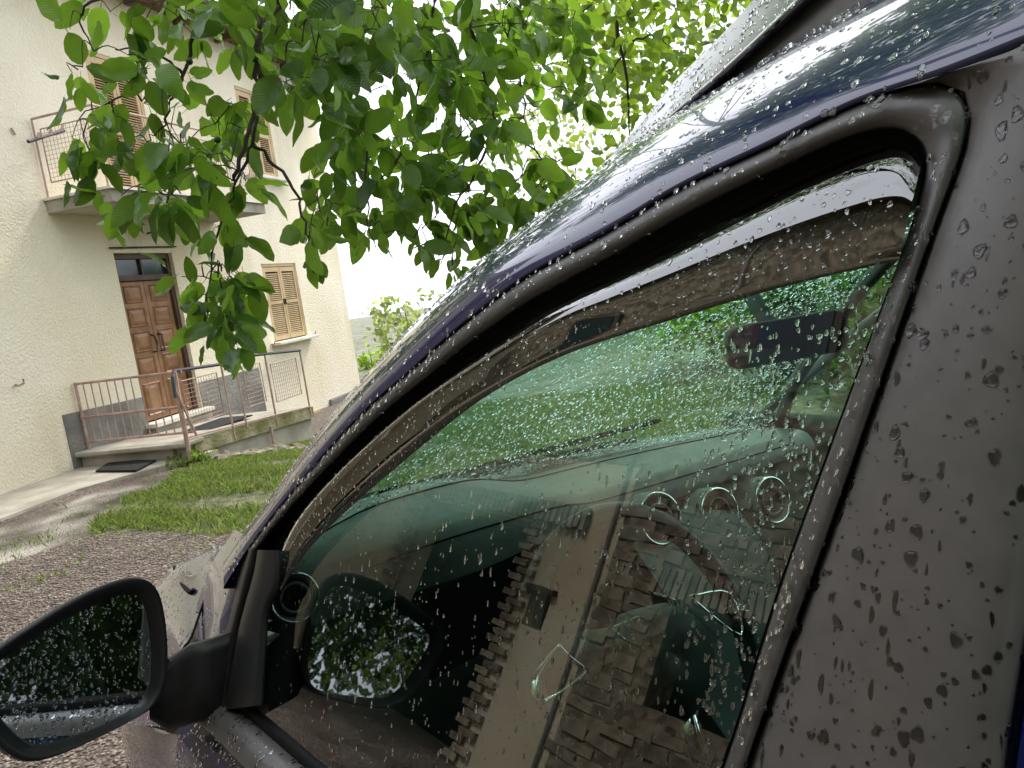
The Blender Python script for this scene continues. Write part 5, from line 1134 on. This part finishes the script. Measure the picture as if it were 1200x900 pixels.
# ------------------------------------------------------------------ door mirror
mc = CP+ray(80, 785)*.785
dcen = (mc-CP)/np.linalg.norm(mc-CP)
rdir = V(math.sin(R(146))*math.cos(R(-12)), math.cos(R(146))*math.cos(R(-12)), math.sin(R(-12)))
MN = rdir-dcen; MN /= np.linalg.norm(MN)
mo = [(0, 756), (67, 711), (120, 684), (157, 675), (176, 680), (187, 695), (193, 727), (196, 767), (193, 799), (184, 825), (160, 841), (107, 868), (53, 892), (27, 893), (5, 882), (-25, 850), (-42, 815), (-38, 785), (0, 756)]
mg = [(0, 775), (40, 745), (101, 713), (133, 699), (154, 695), (164, 698), (170, 714), (176, 748), (177, 788), (173, 814), (163, 829), (144, 841), (80, 865), (48, 874), (32, 871), (14, 857), (-8, 832), (-24, 806), (-20, 788), (0, 775)]
def mp(q, o_): return on(q[0], q[1], mc+MN*o_, MN)
mo_s = smooth_pts(mo, 5)[:-1]; mg_s = resample(smooth_pts(mg, 5), len(mo_s)+1)[:-1]
# align start points by angle
ang_ = lambda l, c: [math.atan2(p[1]-c[1], p[0]-c[0]) for p in l]
moR = resample(smooth_pts(mo, 5), 97)[:-1]; mgR = resample(smooth_pts(mg, 5), 97)[:-1]
O = [mp(p, 0) for p in moR]; I = [mp(p, -.010) for p in mgR]; cO = sum(O)/len(O)
MIR = root('tmp', (0, 0, 0), None, None); bpy.data.objects.remove(MIR)
back = [[cO+(p-cO)*s_-MN*d_ + V(.0, 0, -.004)*d_*50 for p in O] for s_, d_ in ((.10, .098), (.45, .092), (.72, .078), (.88, .055), (.97, .03), (1.0, .012))]
v, f = loft(back+[[p+MN*.0 for p in O], [p*.985+cO*.015+MN*.005 for p in O], [o_*.6+i_*.4+MN*.004 for o_, i_ in zip(O, I)], [o_*.12+i_*.88+MN*.004 for o_, i_ in zip(O, I)], I], True)
HOU = mesh('mirror_housing', v, f, M['satin2'], CAR, True); rowsM = back[3:]+[O]
mesh('mirror_glass', [p+MN*.0004 for p in [cO*.0+i_ for i_ in I]], [list(range(len(I)))], M['mirror'], HOU)
armA = [gp(q[0], q[1], -.012) for q in ((243, 752), (262, 775), (262, 830), (236, 842))]
cA = sum(armA)/4
armB = [mp(q, -.03) for q in ((176, 765), (186, 765), (186, 835), (170, 835))]
armM = [mp(q, -.045) for q in ((200, 768), (222, 752), (224, 838), (196, 850))]
def ringpts(l):
    c = sum(l)/len(l); e = catmull(l+[l[0]], 4)[:-1]; return e
sides = []
q4 = lambda top, bot, y0_, y1_: [on(*top, V(0, y0_, 0), yv), on(top[0]+4, top[1]+3, V(0, y0_+.055, 0), yv), on(*bot, V(0, y1_+.05, 0), yv), on(bot[0]-3, bot[1], V(0, y1_, 0), yv)]
myc = mc[1]
yA = mp((182, 800), 0)[1]
A0 = q4((178, 775), (178, 836), yA+.012, yA+.012); A1 = q4((198, 772), (200, 848), yA+.03, yA+.03); A2 = q4((222, 757), (226, 838), yA*.6+.36, yA*.6+.36); A3_ = q4((248, 750), (252, 833), .90, .90)
print('mirror', mc, yA)
v, f = loft([ringpts(A0), ringpts(A1), ringpts(A2), ringpts(A3_), ringpts([p+V(.05, .0, 0) for p in A3_])], True)
mesh('mirror_arm', v, f, M['satin2'], HOU, True)

# ------------------------------------------------------------------ rain drops (real lens-shaped beads of water)
def drop_template(n=8):
    r_ = [(1.0, 0.0), (.94, .20), (.76, .39), (.46, .54)]; v = []
    for a, h in r_:
        for k in range(n): v.append((a*math.cos(2*math.pi*k/n), a*math.sin(2*math.pi*k/n), h))
    v.append((0, 0, .60)); t0 = len(v); f = []
    for i in range(3):
        for k in range(n):
            a, b = i*n+k, i*n+(k+1) % n; f += [(a, b, b+n), (a, b+n, a+n)]
    for k in range(n): f.append((3*n+k, 3*n+(k+1) % n, t0-1))
    for k in range(n): v.append((math.cos(2*math.pi*k/n), math.sin(2*math.pi*k/n), 0))     # flat underside with its own rim
    v.append((0, 0, 0))
    for k in range(n): f.append((t0+k, t0+n, t0+(k+1) % n))
    return np.array(v), np.array(f)
DV, DFc = drop_template(10)
DVl, DFl = drop_template(6)
def drops(name, pts, nrm, rad, parent, elong=None, down=V(0, 0, -1), flat=.75, lift=.0001, low=False):
    DV, DFc = (DVl, DFl) if low else (globals()['DV'], globals()['DFc'])
    pts = np.array(pts); nrm = np.array(nrm); k = len(pts); rad = np.array(rad)
    nrm = nrm/np.linalg.norm(nrm, axis=1)[:, None]
    d = down-nrm*(nrm @ down)[:, None]; d /= (np.linalg.norm(d, axis=1)[:, None]+1e-9); s = np.cross(nrm, d)
    el = np.ones(k) if elong is None else np.array(elong)
    th = rng.uniform(0, 6.28, k); wob = 1+.16*np.sin(3*np.arctan2(DV[:, 1], DV[:, 0])[None]+th[:, None])+.10*np.sin(2*np.arctan2(DV[:, 1], DV[:, 0])[None]+2*th[:, None])
    L = DV[None]*np.ones((k, 1, 1)); lx = L[..., 0]*wob*(el*rad)[:, None]; ly = L[..., 1]*wob*(rad*rng.uniform(.8, 1.1, k))[:, None]
    fl = flat*rng.uniform(.7, 1.15, k); lz = L[..., 2]*(rad*fl)[:, None]
    v = pts[:, None]+nrm[:, None]*lift+d[:, None]*lx[..., None]+s[:, None]*ly[..., None]+nrm[:, None]*lz[..., None]
    o = fastmesh(name, v.reshape(-1, 3), (DFc[None]+len(DV)*np.arange(k)[:, None, None]).reshape(-1, 3), M['water'], parent, True)
    o['kind'] = 'stuff'; return o
def on_rows(rows, n_, lo, hi, rmin, rmax, parent, name='rain_drops', pw_=2.2, facing=True, el=(1, 1.4), urange=(0, 1), flat=.75, vis=True):
    """random beads over a lofted surface, by area, kept where they face the viewer's side"""
    A = np.array(rows[lo:hi]); a = A[:-1, :-1]; b = A[:-1, 1:]; c = A[1:, 1:]; d = A[1:, :-1]
    nn = np.cross(c-a, d-b); ar = np.linalg.norm(nn, axis=2); cen = (a+b+c+d)/4
    P2 = cen.reshape(-1, 3)-CP; zc = P2 @ CF; u = 600+F*(P2 @ CR)/zc; w_ = 450-F*(P2 @ CU)/zc
    vis_ = (zc > .05) & (u > -150) & (u < 1350) & (w_ > -150) & (w_ < 1050) if vis else np.ones(len(P2), bool)
    wgt = ar.ravel()*vis_; wgt = wgt/wgt.sum(); idx = rng.choice(len(wgt), n_, p=wgt); i, j = np.divmod(idx, A.shape[1]-1)
    u = rng.random(n_)[:, None]; v = rng.random(n_)[:, None]
    p = a[i, j]*(1-u)*(1-v)+b[i, j]*u*(1-v)+c[i, j]*u*v+d[i, j]*(1-u)*v
    n0 = nn[i, j]; n0 = n0/(np.linalg.norm(n0, axis=1)[:, None]+1e-12)
    toc = CP-p; sg = np.sign((n0*toc).sum(1)); n0 = n0*sg[:, None] if facing else n0
    r_ = rmin+(rmax-rmin)*rng.random(n_)**pw_
    return drops(name, p, n0, r_, parent, rng.uniform(*el, n_), flat=flat)
on_rows(rowsP, 520, 1, 9, .0005, .0034, BPC, el=(1, 1.45), pw_=3.6, flat=.62)
on_rows(rowsP, 60, 1, 9, .0008, .0016, BPC, el=(2.2, 4), pw_=2, flat=.3)
on_rows([lay(s0, -.008), lay(mixp(s0, s1, .5), -.0115), lay(s1, -.004)], 800, 0, 3, .0005, .0023, FRM, pw_=2.8, el=(1, 1.6), flat=.6)
on_rows(rowsB, 1900, 1, 15, .0006, .0026, BODY, pw_=2.8, el=(1, 1.5), flat=.6)
on_rows(rowsD, 900, 1, 11, .0004, .0017, DEF, pw_=2.8, flat=.5)
on_rows(rowsR, 420, 0, 9, .0010, .0034, RAIL, pw_=2)
on_rows(rowsC, 900, 0, 99, .0010, .0026, WING, pw_=2); on_rows(rowsS, 900, 0, 99, .0008, .0022, DSK, pw_=2, el=(1, 2))
on_rows(rowsF, 160, 0, 99, .0008, .002, WING, pw_=2); on_rows(rowsH, 900, 0, 99, .0015, .0035, BON, pw_=2)
on_rows([[V(xb+a, y_, z_) for a, z_ in belt] for y_ in np.linspace(-.02, .955, 20)], 150, 0, 99, .001, .003, BELT, el=(1, 2.4))
on_rows(rowsM, 700, 0, 9, .0006, .0019, HOU)
# side glass: fine beads, bigger and brighter towards the rear
def pane_drops(n_, rmin, rmax, region, el, pw_=2, flat=.7):
    P, Nn, r_, e_ = [], [], [], []
    poly = [tuple(p[:2]) for p in g_]+[(700, 1000), (350, 925), (300, 826)]
    while len(P) < n_:
        x_, y_ = rng.uniform(290, 1075), rng.uniform(250, 960)
        if not inpoly(np.array(x_), np.array(y_), poly) or rng.random() > region(x_, y_): continue
        q_ = bow_(gp(x_, y_, .0118)); P.append(q_); nv_ = V(-1, 0, math.tan(TILT)-.12*(q_[2]-PZ)); Nn.append(nv_/np.linalg.norm(nv_)); r_.append(rmin+(rmax-rmin)*rng.random()**pw_); e_.append(rng.uniform(*el))
    return drops('rain_drops', P, Nn, r_, me_o, e_, flat=flat)
pane_drops(900, .0005, .0015, lambda x_, y_: .25+.75*(y_ > 540), (1, 3.2))
pane_drops(520, .0008, .0019, lambda x_, y_: ss(x_, 760, 900), (1, 1.6), flat=.9)
pane_drops(350, .0004, .0010, lambda x_, y_: 1., (1, 1.8))
# door mirror glass
P, Nn, r_ = [], [], []
mgp = [tuple(q) for q in mg]
while len(P) < 620:
    x_, y_ = rng.uniform(-30, 180), rng.uniform(690, 880)
    if inpoly(np.array(x_), np.array(y_), mgp): P.append(mp((x_, y_), -.0094)); Nn.append(MN); r_.append(.0006+.0017*rng.random()**2.2)
drops('rain_drops', P, Nn, r_, HOU, rng.uniform(1, 1.3, 620), flat=.5)
# windscreen, outside
A = []; Nn = []; r_ = []
for i in range(17000):
    u, t = rng.random(), rng.random()**1.15; p = wsc(u, t); nx_ = np.cross(wsc(u+.01, t)-p, wsc(u, t+.01)-p); nx_ /= np.linalg.norm(nx_); nx_ = nx_*(1 if nx_[2] > 0 else -1)
    A.append(p+nx_*.0006); Nn.append(nx_); r_.append(.0010+.0038*rng.random()**2.8)
drops('rain_drops', A, Nn, r_, WS, rng.uniform(1, 1.4, len(A)), flat=.9, low=True)
A = []; Nn = []; r_ = []
for i in range(1500):
    u = rng.random(); t = abs(rng.normal(0, .02)); p = wsc(u, t); A.append(p+V(0, .01, .012)); Nn.append(V(0, .5, .86)); r_.append(rng.uniform(.002, .0045))
drops('rain_drops', A, Nn, r_, WS, flat=.8, low=True)
print('faces', sum(len(o.data.polygons) for o in SC.objects if o.type == 'MESH'))
